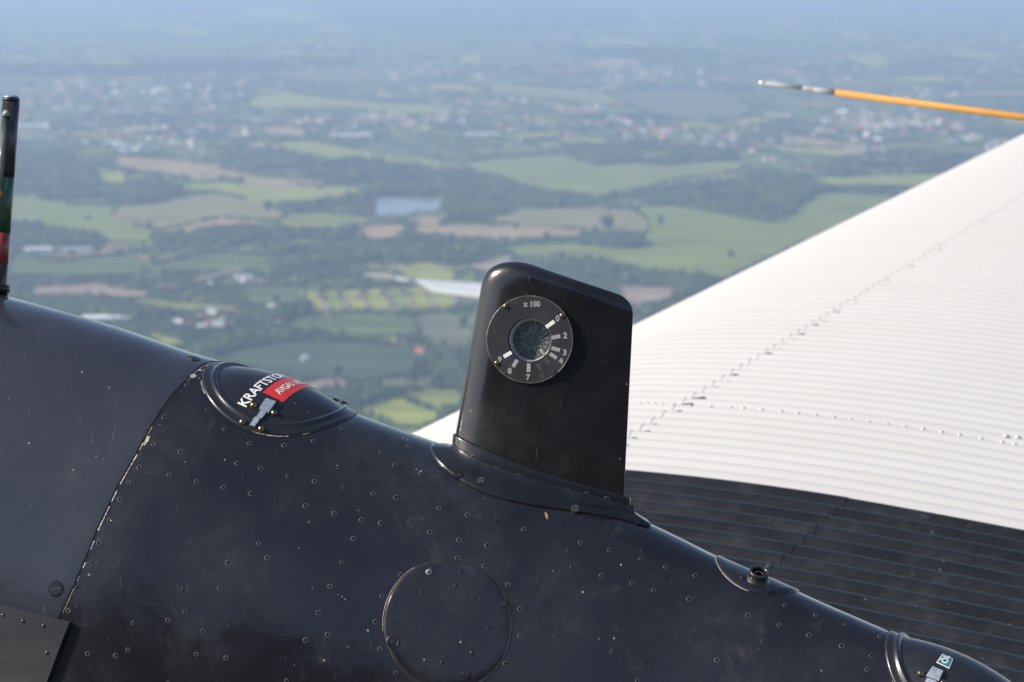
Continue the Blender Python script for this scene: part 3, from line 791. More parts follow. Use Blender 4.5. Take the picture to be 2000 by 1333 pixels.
# cowl panel over the skin, left of the long seam
seam_px = [(378,727),(361,746),(332,776),(312,805),(294,833),(280,858),(266,885),(247,918),(228,952),(209,992),(190,1032),(176,1068),(161,1104),(138,1156),(114,1208),(92,1260),(62,1330)]
seam = [inv(*p) for p in seam_px]
sx = [p[0] for p in seam]; ss = [p[1] for p in seam]
s_lo = ss[0]; sx0 = inv(402, 709)
ss = [-.30, -.06, sx0[1]]+ss; sx = [sx0[0]+22, sx0[0]+12, sx0[0]]+sx
order = np.argsort(ss); ss = list(np.array(ss)[order]); sx = list(np.array(sx)[order])
ss.append(ss[-1]+.3); sx.append(sx[-1]-40)
S_ = np.linspace(-.30, ss[-1], 150); xe = np.interp(S_, ss, sx)
A_ = np.stack([np.stack([-1150+(xe-(-1150))*f, S_], -1) for f in np.r_[np.linspace(0, .95, 60), .97, .985, .995, 1]])
hh = np.full(A_.shape[:2], .0016); hh[-1] = .0011
cowl = skin_grid('cowl_panel', A_, hh, M_cowl, air, label='forward cowl panel ending at the long slanting seam')

def ribbon(name, pts, wmin, wmax, m, parent, h=.0006, gap=.35, off=0.0, step=1.6, seed=1, label=None):
    "broken, uneven strips of bare metal along a line of px points"
    r = random.Random(seed); q = []
    for a, b in zip(pts, pts[1:]):
        n = max(1, int(math.dist(a, b)/step)); q += [(a[0]+(b[0]-a[0])*i/n, a[1]+(b[1]-a[1])*i/n) for i in range(n)]
    V = []; Fc = []; run = 0; on = r.random() > gap; prev = None; tw = wmin
    for i, p in enumerate(q[:-1]):
        if run <= 0: on = r.random() > gap; run = r.randint(3, 16)
        run -= 1
        d = np.array(q[i+1])-np.array(p); L = np.linalg.norm(d)
        if L < 1e-6: continue
        d /= L; nn = np.array([-d[1], d[0]]); tw += r.uniform(-.5, .5)*(wmax-wmin)*.5; tw = min(wmax, max(wmin, tw))
        if run == 0 or not on:
            wd_ = .12
        else: wd_ = tw
        if not on: prev = None; continue
        c = np.array(p)+nn*(off+r.uniform(-.2, .2)); a_ = c+nn*wd_/2; b_ = c-nn*wd_/2
        xa, xb = inv(*a_), inv(*b_); V += [SF(xa[0], xa[1], h), SF(xb[0], xb[1], h)]
        if prev is not None: Fc.append([prev, prev+1, len(V)-1, len(V)-2])
        prev = len(V)-2
    if not Fc: return None
    o = part(name, np.array(V), Fc, m, parent, smooth=False, label=label); o['kind'] = 'stuff'; return o
def blob(name, px, py, rx, ry, m, parent, h=.0008, seed=1, rot=0):
    r = random.Random(seed); V = []; n = 14
    for k in range(n):
        a = 2*math.pi*k/n; u = rx*math.cos(a)*r.uniform(.6, 1.15); v = ry*math.sin(a)*r.uniform(.6, 1.15)
        x, s = inv(px+u*math.cos(rot)-v*math.sin(rot), py+u*math.sin(rot)+v*math.cos(rot)); V.append(SF(x, s, h))
    return part(name, np.array(V), [list(range(n))], m, parent, smooth=False)
# dark line of the seam and its worn edge
def line(name, pts, wd_, m, parent, h): return ribbon(name, pts, wd_, wd_*1.05, m, parent, h=h, gap=-1, step=6, seed=3)
full_seam = [(404,709),(378,727)]+seam_px[1:]
def shift(pts, dx, dy=0): return [(x+dx, y+dy) for x, y in pts]
line('seam_gap', shift(full_seam, 1.3, .5), 2.6, M_gap, shell, .0004)
ribbon('chipped_edge', shift(full_seam[5:-1], 3.4, 1), .5, 2.2, M_chip, shell, gap=.33, seed=5)
ribbon('chipped_edge', shift(full_seam[:3], 3.0, 1), .5, 1.8, M_chip, shell, gap=.3, seed=9)
blob('bare_patch', 287, 861, 3.2, 13, M_chip, shell, seed=2, rot=.5)
blob('bare_patch', 377, 736, 8.5, 5, M_chip, shell, seed=8)
blob('bare_patch', 391, 725, 4.5, 1.8, M_chip, shell, seed=4)
blob('bare_patch', 1067, 1008, 3, 8, mat('copper_bare', (.55, .32, .18), .4, metal=.5), shell, seed=6, rot=-.35)
for i, (x, y, a, b) in enumerate([(813,918,1.5,1),(668,1166,1.2,1),(674,1171,1.6,1.1),(660,1162,1,.8),(362,903,1,1),(190,902,1.2,1.2),(700,998,1,1),(1080,1116,1,1),(897,1182,1.2,1),(1213,1104,1.5,2),(950,1160,1,1),(610,1150,1,1),(240,880,.8,.8),(1395,1340,1,1),(1252,1076,.9,.9),(1107,1076,.9,.9)]):
    blob('paint_fleck', x, y, a, b, M_chip, shell, seed=20+i)

SCR = [((155,150),(155,192)),((124,210),(118,262)),((402,130),(400,172)),((478,270),(462,352)),((458,370),(448,418)),((336,245),(329,285)),((383,310),(376,362)),((308,612),(284,660)),((328,252),(332,236)),((20,150),(48,180)),
  ((590,470),(640,482)),((760,780),(790,742)),((836,860),(838,905)),((430,405),(418,450)),((250,330),(246,352)),((500,900),(498,935))]
for i, (a, b) in enumerate(SCR):
    a = (a[0]/2.106, 700+a[1]/2.106); b = (b[0]/2.106, 700+b[1]/2.106)
    ribbon('scratch', [a, ((a[0]+b[0])/2+rnd.uniform(-.8, .8), (a[1]+b[1])/2), b], .15, .75, mat('scratch_grey', (.16, .16, .165), .5), shell, gap=.25, seed=60+i, h=.0022 if a[0] < 300 else .0007)
for i in range(46):
    x, y = rnd.uniform(10, 1750), rnd.uniform(640, 1330)
    if y < np.interp(x, SX, SY)+50: continue
    blob('paint_fleck', x, y, rnd.uniform(.5, 1.2), rnd.uniform(.5, 1.1), mat('fleck_grey', (.24, .235, .22), .5), shell, seed=200+i, h=.0022 if x < 330 else .0008)
# rivets
RV = []
def addr(lst, sc, ox, oy): RV.extend((x/sc+ox, y/sc+oy) for x, y in lst)
addr([(675,243),(630,355),(573,450),(528,510),(493,581),(449,667),(407,759),(363,851),(318,944),(281,1039),(743,385),(848,408),(975,433),(696,480),(808,508),(917,532),(1030,557),(924,291),(1027,350),(855,210),(833,133),(767,108),(825,82),(826,50),(937,841),(755,952),(903,947),(760,1041),(547,1088),(690,1078),(834,1122),(360,1216),(476,1224),(808,1218),(930,1233)], 2.106, 0, 700)
addr([(148,290),(282,328),(410,351),(556,380),(697,411),(809,431),(890,449),(1018,483),(1158,515),(98,412),(225,441),(367,471),(507,510),(640,540),(735,555),(842,571),(974,600),(1117,638),(1255,665),(601,632),(137,656),(180,727),(545,746),(487,865),(429,994),(367,1128),(317,1254),(957,740),(832,808),(741,912),(708,1038),(729,1170),(808,1287),(1110,725),(1240,765),(1355,855),(1413,975),(1415,1107),(1343,1243),(94,168),(262,175),(406,154),(590,62),(548,95),(738,205),(801,269),(867,180),(1300,548),(1433,585)], 2.502, 450, 800)
addr([(402,457),(565,493),(740,540),(928,590),(1077,640),(1255,692),(515,640),(690,690),(875,738),(1005,780),(1217,832),(1387,882),(1570,930),(803,985),(755,1147),(205,892),(203,1054),(118,1222)], 3.078, 950, 900)
addr([(292,556),(432,597),(235,668),(404,708),(538,747),(683,787),(833,833),(975,880),(1132,932),(1273,978),(1253,1045),(1008,785),(1147,830),(1313,885),(860,738),(75,830),(35,958),(130,635),(22,475)], 2.439, 1180, 880)
RV += [(1245,1330),(1400,1290),(560,1330),(330,1333),(250,1270),(640,1240)]
rv = []
for p in RV:
    if all(math.dist(p, q) > 9 for q in rv): rv.append(p)
u_ = PXM
def rivet_mesh(sd):
    r = random.Random(sd); k = u_
    prof = [(6.3*k, -.0003), (6.0*k, .00015), (5.4*k, .0003), (4.8*k, .00026), (4.3*k, .00010), (3.4*k, .00012), (1.6*k, .00015)]
    me = lathe('rivet', prof, M_shell, 18); me.materials.append(M_rivet)
    for i_, p_ in enumerate(me.polygons):
        if 18 <= i_ < 54 and (i_ % 18)*.35+sd*1.3 > 1.2: p_.material_index = 1
    for v in me.vertices:
        v.co.z += .00006*math.sin(math.atan2(v.co.y, v.co.x)+sd*1.7) if v.co.xy.length > 4*k else 0
    return me
RM = [rivet_mesh(i) for i in range(4)]
RMS = [lathe('rivet', [(4.6*u_, -.0004), (4.2*u_, .0002), (3.0*u_, .0003), (1.4*u_, .00035)], M_shell, 12)]
for i, p in enumerate(rv):
    x, s = inv(*p); sc = rnd.uniform(.68, .88)
    o = put('rivet', RM[i % 4] if rnd.random() < .85 else RMS[0], frame(SF(x, s, 0.0), SF(x, s, 1.0)-SF(x, s, 0.), A0[0]*RIGHT+A0[1]*UPV+A0[2]*FWD), shell)
    o.scale = (sc, sc, 1)

# fastener and screw shapes
def slotted(name, r, h, m, deep=True):
    pr = [(r*1.12, -.001), (r*1.10, .6*h), (r*1.0, h*.7), (r*.97, h*.1), (r*.90, h*.15), (r*.86, h), (r*.3, h*1.1)]
    V = []; seg = 20
    for a, b in pr: V += [(a*math.cos(2*math.pi*k/seg), a*math.sin(2*math.pi*k/seg), b) for k in range(seg)]
    Fq = [list(map(int, q))[::-1] for q in gridfaces(len(pr), seg, True)]+[list(range((len(pr)-1)*seg, len(pr)*seg))]
    z = h*1.15+.0001; w_ = r*.13
    Vb = [(-r*.72, -w_, z), (r*.72, -w_, z), (r*.72, w_, z), (-r*.72, w_, z), (-r*.72, -w_, h*.5), (r*.72, -w_, h*.5), (r*.72, w_, h*.5), (-r*.72, w_, h*.5)]
    Fb = [[0,1,2,3],[0,4,5,1],[2,6,7,3],[1,5,6,2],[3,7,4,0]]
    me = merge([(V, Fq, m), (Vb, Fb, M_slot)], name); me.polygons.foreach_set('use_smooth', [False]*len(me.polygons)); return me
def phillips(name, r, h, m):
    pr = [(r, -.001), (r*.98, h*.3), (r*.85, h*.8), (r*.55, h*1.1), (r*.2, h*1.2)]
    V = []; seg = 18
    for a, b in pr: V += [(a*math.cos(2*math.pi*k/seg), a*math.sin(2*math.pi*k/seg), b) for k in range(seg)]
    Fq = [list(map(int, q))[::-1] for q in gridfaces(len(pr), seg, True)]+[list(range((len(pr)-1)*seg, len(pr)*seg))]
    z = h*1.2+.0002; w_ = r*.13; L = r*.5
    Vb = [(-L,-w_,z),(L,-w_,z),(L,w_,z),(-L,w_,z),(-w_,-L,z+.0001),(w_,-L,z+.0001),(w_,L,z+.0001),(-w_,L,z+.0001)]
    return merge([(V, Fq, m), (Vb, [[0,1,2,3],[4,5,6,7]], M_slot)], name)
def onskin(name, me, px, py, parent, rot=0.0, h=0.0, label=None, xs=None):
    x, s = xs if xs else inv(px, py); p0 = SF(x, s, h); nn = SF(x, s, h+1)-p0
    M = frame(p0, nn, RIGHT) @ Matrix.Rotation(rot, 4, 'Z')
    return put(name, me, M, parent, label)
FAST = slotted('fastener', 15*u_, .0009, M_shell)
# recessed ring round the big fastener
onskin('fastener', FAST, 110, 1151, cowl, rot=.15, h=.0016, label='large slotted fastener near the foot of the seam')
onskin('fastener', slotted('fastener', 13*u_, .0006, M_trim), 378, 703.5, cowl, rot=.6, h=.0020, label='large fastener on the shoulder at the top of the seam')

# lower left cover plate standing proud of the skin
def bil(c, n1, n2):
    "bilinear grid between four px corners, in skin coordinates"
    q = [np.array(inv(*p)) if isinstance(p, tuple) else np.array(p) for p in c]
    out = np.zeros((n1, n2, 2))
    for i, f in enumerate(np.linspace(0, 1, n1)):
        for j, g in enumerate(np.linspace(0, 1, n2)):
            out[i, j] = (q[0]*(1-f)+q[1]*f)*(1-g)+(q[3]*(1-f)+q[2]*f)*g
    return out
pc = [np.array(inv(*p)) for p in ((2, 1180), (140, 1216), (97, 1330))]
ext_l = pc[0]-(pc[1]-pc[0])*2.2; dwn = (pc[2]-pc[1])*2.6
def bil_raw(q, n1, n2):
    f = np.linspace(0, 1, n1)[:, None, None]; g = np.linspace(0, 1, n2)[None, :, None]
    return (q[0]*(1-f)+q[1]*f)*(1-g)+(q[3]*(1-f)+q[2]*f)*g
grid = bil_raw([ext_l, pc[1], pc[1]+dwn, ext_l+dwn], 24, 14)
plate = skin_grid('cover_plate', grid, .0080, M_plate, air, label='lighter grey cover plate at the lower left corner', base=.0)
for p in [(50,1215),(90,1225),(97,1277),(10,1203)]:
    onskin('rivet', RMS[0], p[0], p[1], plate, h=.0081)

# round access hatch
hx, hs = 1041.4, .2609
def hh_(r, a): return .0013 if r < .985 else .0006
hatch = disc_grid(hx, hs, .0783, [.02, .3, .6, .85, .97, .985, 1.0], 72, lambda r, a: .0012 if r < .98 else (.0009 if r < .99 else .0), 'access_hatch', M_shell, air, label='round access hatch held by four screws')
def ring_line(xc, sc, r0, r1, h0, h1, m, parent, name, a0=0, a1=360, seg=90):
    k = ux(xc, sc); V = []; n = max(4, int(seg*(a1-a0)/360))
    for j in range(n+1):
        a = math.radians(a0+(a1-a0)*j/n)
        for r, h in ((r0, h0), ((r0+r1)/2, (h0+h1)/2+.0002), (r1, h1)): V.append(SF(xc+r*math.cos(a)/k, sc+r*math.sin(a), h))
    return part(name, np.array(V), [list(q) for q in gridfaces(n+1, 3)], m, parent)
ring_line(hx, hs, .0783, .0798, .0003, .0003, M_gap, shell, 'hatch_gap')
ring_line(hx, hs, .0799, .0803, .0005, .0003, M_chip, shell, 'worn_edge', 150, 215)
ring_line(hx, hs, .0780, .0783, .0013, .0010, mat('dull_worn', (.16, .15, .14), .5, noise=.5, nscale=300), hatch, 'worn_edge', 120, 240)
ring_line(hx, hs, .0779, .0784, .0014, .0010, mat('dull_worn', (.16, .15, .14), .5, noise=.5, nscale=300), hatch, 'worn_edge', -55, 75)
SC_S = slotted('screw', 8*u_, .0009, M_shell); SC_B = phillips('screw', 7*u_, .0010, mat('screw_light', (.20, .195, .18), .45, metal=.3, noise=.5, nscale=400))
onskin('screw', SC_B, 838, 1118.5, hatch, .3, .0013); onskin('screw', SC_S, 983.5, 1180, hatch, 1.2, .0013)
onskin('screw', SC_S, 767.5, 1254, hatch, .9, .0013); onskin('screw', SC_S, 911.5, 1319, hatch, 1.4, .0013)
W1 = lathe('washer', [(13*u_, 0), (12.5*u_, .0008), (10*u_, .001), (9.4*u_, .0)], M_trim, 20, cap=False)
onskin('washer', W1, 767.5, 1254, hatch, .9, .0013)
for p in [(901,1116),(891,1144),(940,1170),(956,1228),(923,1276),(865,1295),(826,1157)]:
    onskin('rivet', RMS[0], p[0], p[1], hatch, h=.0011)

# ---------------- lettering helper
_font_cache = {}
def text2d(s, bold=0.0, spacing=1.0, xscale=1.0):
    key = (s, bold, spacing)
    if key not in _font_cache:
        cu = bpy.data.curves.new('t', 'FONT'); cu.body = s; cu.size = 1; cu.offset = bold; cu.space_character = spacing; cu.resolution_u = 3
        o = bpy.data.objects.new('t', cu); S.collection.objects.link(o)
        dg = bpy.context.evaluated_depsgraph_get(); me = bpy.data.meshes.new_from_object(o.evaluated_get(dg))
        bm = bmesh.new(); bm.from_mesh(me); bmesh.ops.triangulate(bm, faces=bm.faces)
        V = np.array([v.co[:2] for v in bm.verts]); Fc = [[v.index for v in f.verts] for f in bm.faces]; bm.free()
        bpy.data.objects.remove(o); bpy.data.meshes.remove(me); bpy.data.curves.remove(cu)
        _font_cache[key] = (V, Fc)
    V, Fc = _font_cache[key]; return V*np.array([xscale, 1.0]), Fc
def subdiv_tri(V, Fc, L):
    bm = bmesh.new(); vs = [bm.verts.new((v[0], v[1], 0)) for v in V]
    for f in Fc:
        try: bm.faces.new([vs[i] for i in f])
        except ValueError: pass
    for _ in range(3):
        e = [e for e in bm.edges if e.calc_length() > L]
        if not e: break
        bmesh.ops.subdivide_edges(bm, edges=e, cuts=1); bmesh.ops.triangulate(bm, faces=bm.faces)
    V2 = np.array([v.co[:2] for v in bm.verts]); bm.verts.index_update(); F2 = [[v.index for v in f.verts] for f in bm.faces]; bm.free(); return V2, F2

# ---------------- filler caps on the shoulder
def dome(r, height):
    if r > .985: return .0014*(1-(r-.985)/.015)
    if r > .91: return .0022
    t = math.exp(-((r-.855)/.034)**2)*.0032
    base = .0022 if r > .80 else .0022+height*(1-(r/.80)**2)
    return base+t
RINGS = [.02, .12, .25, .38, .5, .6, .66, .70, .73, .75, .765, .78, .79, .80, .81, .82, .83, .84, .85, .86, .87, .88, .89, .90, .91, .93, .97, .985, 1.0]
def capmap(xc, sc, rad, height):
    k = ux(xc, sc)
    def f(a, b, e=0.0):
        a = np.asarray(a, float); b = np.asarray(b, float); r = np.hypot(a, b)/rad
        hgt = np.vectorize(lambda q: dome(min(q, 1.0), height))(r)
        return SF(xc+a/k, sc+b, hgt+e)
    f.k = k; return f
def make_cap(xc, sc, rad, height, label):
    o = disc_grid(xc, sc, rad, RINGS, 84, lambda r, a: dome(r, height), 'filler_cap', M_cap, air, label=label)
    ring_line(xc, sc, rad, rad*1.012, .0004, .0004, M_gap, shell, 'cap_gap')
    return o
C1 = (576.0, .0455, .1005, .0098)
cap1 = make_cap(*C1, 'fuel filler cap with white and red lettering and a steel latch')
m1 = capmap(*C1)
def to_ab(C, px, py, h=.006):
    "local skin coordinates (a along, b down) under a pixel, allowing for the height of the cap"
    x, s = inv(px, py); p = SF(x, s, h); q = p-CAM; c = np.array([q@RIGHT, q@UPV, q@FWD]); e = proj(c)-np.array([px, py])
    x, s = inv(px-e[0], py-e[1]); return (x-C[0])*ux(C[0], C[1]), s-C[1]
def poly_on(mp, pts_ab, e, name, m, parent, sub=.004, label=None, rimto=None):
    V, Fc = subdiv_tri(pts_ab, [list(range(len(pts_ab)))] if len(pts_ab) < 5 else [[0, i, i+1] for i in range(1, len(pts_ab)-1)], sub)
    return part(name, mp(V[:, 0], V[:, 1], e), Fc, m, parent, smooth=False, label=label)
def slab_on(mp, quad, e0, e1, name, m, parent, n=6, bev=.0006):
    q = [np.array(p) for p in quad]; g = bil_raw(q, n, n); top = mp(g[..., 0], g[..., 1], e1).reshape(-1, 3)
    cen = sum(q)/4; qb = [p+(p-cen)/np.linalg.norm(p-cen)*bev for p in q]; gb = bil_raw(qb, n, n)
    loop = [(i, 0) for i in range(n)]+[(n-1, j) for j in range(1, n)]+[(i, n-1) for i in range(n-2, -1, -1)]+[(0, j) for j in range(n-2, 0, -1)]
    t = [i*n+j for i, j in loop]; L = len(loop); mid = np.array([mp(gb[i, j, 0], gb[i, j, 1], e1-.0005) for i, j in loop]).reshape(-1, 3); bot = np.array([mp(gb[i, j, 0], gb[i, j, 1], e0) for i, j in loop]).reshape(-1, 3)
    V = np.concatenate([top, mid, bot]); Q = [list(x) for x in gridfaces(n, n, flip=True)]; b = n*n
    for k_ in range(L):
        k2 = (k_+1) % L; Q.append([t[k_], t[k2], b+k2, b+k_]); Q.append([b+k_, b+k2, b+L+k2, b+L+k_])
    return part(name, V, Q, m, parent, smooth=False)
def lettering(mp, txt, org, ang, size, name, m, parent, e=.0006, bold=.02, xs=1.0, sp=1.0, label=None):
    V, Fc = text2d(txt, bold, sp); V = V*np.array([xs, 1])*size; V, Fc = subdiv_tri(V, Fc, size*.35)
    e1 = np.array([math.cos(ang), -math.sin(ang)]); e2 = np.array([-math.sin(ang), -math.cos(ang)])
    q = np.array(org)+V[:, :1]*e1+V[:, 1:2]*e2
    o = part(name, mp(q[:, 0], q[:, 1], e), Fc, m, parent, smooth=False, label=label); return o
def cl(a, b): return math.atan2(-(b[1]-a[1]), b[0]-a[0])
kb, kt, ke = to_ab(C1, 479.4, 794.6), to_ab(C1, 461.5, 787), to_ab(C1, 525.6, 756.2)
ang = cl(kb, ke); hgt_ = math.dist(kb, kt)
print('letter angle', math.degrees(ang), 'height', hgt_, 'advance 6 letters', math.dist(kb, ke))
TXT_W = float(text2d('KRAFT', .02)[0][:, 0].max())
siz = hgt_/.72
lettering(m1, 'KRAFTSTOFF', kb, ang, siz, 'lettering', M_white, cap1, xs=math.dist(kb, ke)/(TXT_W*siz), label='white word KRAFTSTOFF')
l0, l1, l2 = np.array(to_ab(C1, 512.5, 771)), np.array(to_ab(C1, 551.9, 789.3)), np.array(to_ab(C1, 600, 771))
wl = np.linalg.norm(l1-l0); along = np.array([math.cos(ang), -math.sin(ang)]); Ll = .105
poly_on(m1, [tuple(l0), tuple(l1), tuple(l1+along*Ll), tuple(l0+along*Ll)], .0005, 'red_label', M_red, cap1, label='red label AVGAS 100LL')
perp = (l1-l0)/wl
lettering(m1, 'AVGAS 100LL', l0+perp*wl*.66+along*.009, ang, wl*.48, 'label_lettering', M_white, cap1, e=.0009, xs=.78, bold=.02, label='white print AVGAS 100LL')
def latch(mp, C, up, lo, parent, bed):
    bq = [to_ab(C, *p) for p in bed]
    slab_on(mp, bq, -.001, .0012, 'latch_bed', M_trim, parent, bev=.001)
    slab_on(mp, [to_ab(C, *p) for p in lo], .0, .0030, 'latch', M_steel, parent)
    slab_on(mp, [to_ab(C, *p) for p in up], .0, .0048, 'latch', M_steel, parent)
latch(m1, C1, [(519,785),(538,791),(525,807),(507,800)], [(510,802),(521,806),(498,831),(488,828)], cap1,
      [(515,777),(543,785),(500,839),(483,832)])
SC_D = phillips('screw', 7*u_, .0042, M_brass)
def oncap(me, mp, C, px, py, parent, name='screw'):
    a, b = to_ab(C, px, py, .008); p0 = mp(a, b, 0.0); p1 = mp(a+.002, b, 0.0); p2 = mp(a, b+.002, 0.0)
    nn = np.cross(p2-p0, p1-p0); nn = nn if np.dot(nn, CAM-p0) > 0 else -nn
    put(name, me, frame(p0, nn, RIGHT), parent)
for p in [(496,789),(536,804),(473.6,820),(510.4,833.4)]: oncap(SC_D, m1, C1, p[0], p[1], cap1)
# hinge along the far top of the cap
def tube(name, pts, rad, m, parent, seg=10, label=None, closed=True):
    pts = [np.asarray(p, float) for p in pts]; V = []; rr = rad if hasattr(rad, '__len__') else [rad]*len(pts)
    for i, p in enumerate(pts):
        d = nrm(pts[min(i+1, len(pts)-1)]-pts[max(i-1, 0)]); a = nrm(np.cross(d, [0.1, .2, 1])); b = np.cross(d, a)
        V += [p+rr[i]*(a*math.cos(2*math.pi*k/seg)+b*math.sin(2*math.pi*k/seg)) for k in range(seg)]
    Q = [list(map(int, q)) for q in gridfaces(len(pts), seg, True)]
    if closed: Q += [list(range(seg))[::-1], list(range((len(pts)-1)*seg, len(pts)*seg))]
    return part(name, np.array(V), Q, m, parent, label=label)
hg0, hg1 = np.array([526.0, 734.5]), np.array([678.0, 789.0])
Zh = lambda x: sil(x)[2]+.012
for i in range(9):
    a = hg0+(hg1-hg0)*i/9; b = hg0+(hg1-hg0)*(i+.93)/9
    tube('hinge_knuckle', [W(P(a[0], a[1], Zh(a[0]))), W(P(b[0], b[1], Zh(b[0])))], 2.6*u_, M_trim, cap1)
tube('hinge_pin', [W(P(hg0[0]-2, hg0[1]-.5, Zh(526))), W(P(hg1[0]+4, hg1[1]+1.3, Zh(678)))], 1.5*u_, M_steel, cap1)
# worn rim of the cap
def ring_chip(C, a0, a1, wmax, seed, rr=1.006, gap=.3):
    r = random.Random(seed); k = ux(C[0], C[1]); V = []; Fc = []; run = 0; on = True; prev = None; tw = .3; n = int((a1-a0)/1.1)
    for i in range(n):
        a = math.radians(a0+(a1-a0)*i/n)
        if run <= 0: on = r.random() > gap; run = r.randint(2, 12)
        run -= 1
        tw = min(wmax, max(.35, tw+r.uniform(-.5, .5)*wmax*.6))
        if not on: prev = None; continue
        for q in (C[2]*rr, C[2]*rr+(tw if run else .1)*u_): V.append(SF(C[0]+q*math.cos(a)/k, C[1]+q*math.sin(a), .0009))
        if prev is not None: Fc.append([prev, prev+1, len(V)-1, len(V)-2])
        prev = len(V)-2
    o = part('chipped_edge', np.array(V), Fc, M_chip, shell, smooth=False); o['kind'] = 'stuff'
ring_chip(C1, 105, 205, 2.6, 13); ring_chip(C1, 40, 88, 2.2, 17)
cap_edge = [(418,722),(410,740),(406,758),(408,778),(416,796),(431,817),(444,829),(458,838),(472,846),(486,851)]
blob('bare_patch', 418.5, 722, 2.5, 5.5, M_chip, shell, seed=31, rot=.5, h=.0025)

C2 = (1884.0, .0154, .096, .0085)
ring_chip(C2, 130, 190, .8, 41, gap=.35)
cap2 = make_cap(*C2, 'oil filler cap with a small teal sticker and a steel latch at the lower right')
m2 = capmap(*C2)
latch(m2, C2, [(1821,1307),(1840,1316),(1833,1333),(1809,1323)], [(1811,1326),(1829,1333),(1815,1352),(1800,1346)], cap2, [(1818,1303),(1845,1313),(1820,1360),(1796,1350)])
for p in [(1800,1313),(1843,1334)]: oncap(SC_D, m2, C2, p[0], p[1], cap2)
st = [to_ab(C2, *p) for p in [(1828,1297),(1853,1310),(1860,1293),(1840,1282)]]
poly_on(m2, st, .0005, 'sticker', M_white, cap2, label='pale border of the teal sticker')
cs = np.mean(st, 0); st2 = [tuple(cs+(np.array(p)-cs)*.86) for p in st]
poly_on(m2, st2, .0008, 'sticker_face', M_teal, cap2, label='teal sticker face')
a2 = cl(st[1], st[2]); lettering(m2, 'ÖL', cs+(np.array(st[1])-np.array(st[2]))*.30+(np.array(st[1])-np.array(st[0]))*.18, a2, .0105, 'sticker_lettering', M_white, cap2, e=.0011, label='white print on the teal sticker')
line('sheet_seam', [(1740,1241),(1726,1262),(1712,1290),(1701,1318),(1696,1340)], 1.6, M_gap, shell, .0004)


# oil breather port
C3 = (1480.3, .0, .0547)
port = disc_grid(*C3, [.02, .4, .8, .96, 1.0], 60, lambda r, a: .0022 if r < .97 else .0003, 'port_flange', M_cap, air, label='round port flange on the nacelle shoulder')
ring_line(C3[0], C3[1], .0547, .0556, .0006, .0003, M_chip, shell, 'worn_edge', 85, 175)
px_, ps_ = inv(1479, 1135)
pp = SF(px_, ps_, 0.0); pn = SF(px_, ps_, 1.0)-pp; pn = nrm(nrm(pn)+.25*UPV-.30*FWD)
kn = lathe('port_neck', [(30*u_, -.010), (26*u_, -.001), (22.5*u_, .002), (19.5*u_, .006), (19*u_, .010), (20.6*u_, .0115), (20*u_, .0135), (16*u_, .0138), (15*u_, .012), (14.5*u_, .002)], M_cap, 32, cap=False)
put('port_neck', kn, frame(pp+pn*.001, pn, RIGHT), port)
put('port_plug', lathe('port_plug', [(13*u_, .004), (8*u_, .006), (4*u_, .0065)], M_slot, 20), frame(pp+pn*.001, pn, RIGHT), port)
put('locking_wire', lathe('locking_wire', [(9*u_, .0085), (10*u_, .0092), (9*u_, .0098), (8*u_, .0092)], M_brass, 18, cap=False), frame(pp+pn*.001, pn, RIGHT), port)
onskin('screw', slotted('screw', 4.5*u_, .001, M_trim), 1503, 1157, port, .3, .0023); onskin('screw', SC_S, 1452, 1129, port, .8, .0016)
tube('breather_pipe', [W(P(1488, 1122, sil(1488)[2]+.02)), W(P(1494, 1112, sil(1490)[2]+.03)), W(P(1500, 1104, sil(1490)[2]+.05))], 3.0*u_, M_trim, port)

# ---------------- gauge fin
xz = inv(1040, 962); Zf = float(F(*xz)[2])
TH = 66.0*u_
Af = np.array([1.0, -.36, -.25]); Uf = np.array([0.0, 1.0, .03]); Tf = nrm(np.cross(Af, Uf)); Tf = Tf if Tf[2] < 0 else -Tf
FO = P(890, 850, Zf+.5*TH+.037)
HT = 387.0; KF = float(FO[2])/3.0
def prof(c):
    c = np.clip(c, 0, 1); y = 2.969*np.sqrt(c)-1.26*c-3.516*c**2+2.843*c**3-1.036*c**4
    return y+.07*c**8
def finpt(c, h, side, off=0.0, ext=0.0):
    "c chord 0..1, h px up, side +-1, off px outward"
    le = np.interp(h, [-160, 0, 120, 240, 330, 400], [-14, 0, 20, 39, 54, 62]); te = np.interp(h, [-160, 0, 400], [320, 325, 345])+ext
    f1 = np.clip((h-(HT-72))/72, 0, .9999); le = le+98*(1-math.sqrt(1-f1**2.0))
    f2 = np.clip((h-(HT-28))/28, 0, .9999); te = te-30*(1-math.sqrt(1-f2**2))
    f3 = np.clip((h-(HT-26))/26, 0, 1); tf = math.sqrt(max(0, 1-f3**2))
    e = (le-off)+(te-le+2*off)*c
    y = prof(c)*(TH/u_/2*tf+off*.9)+(off*.25 if 0 < c < 1 else 0)
    return FO+(Af*e+Uf*h+Tf*side*y)*u_*KF
cs_ = .5*(1-np.cos(np.linspace(0, math.pi, 46)))
ring = [(c, 1) for c in cs_]+[(c, -1) for c in cs_[::-1][1:-1]]
hs_ = list(np.linspace(-150, HT-72, 90))+list(HT-72*(1-np.sin(np.linspace(0, math.pi/2, 26)))[1:])
FV = W(np.array([[finpt(c, h, sd_) for c, sd_ in ring] for h in hs_]))
nH, nR = FV.shape[:2]
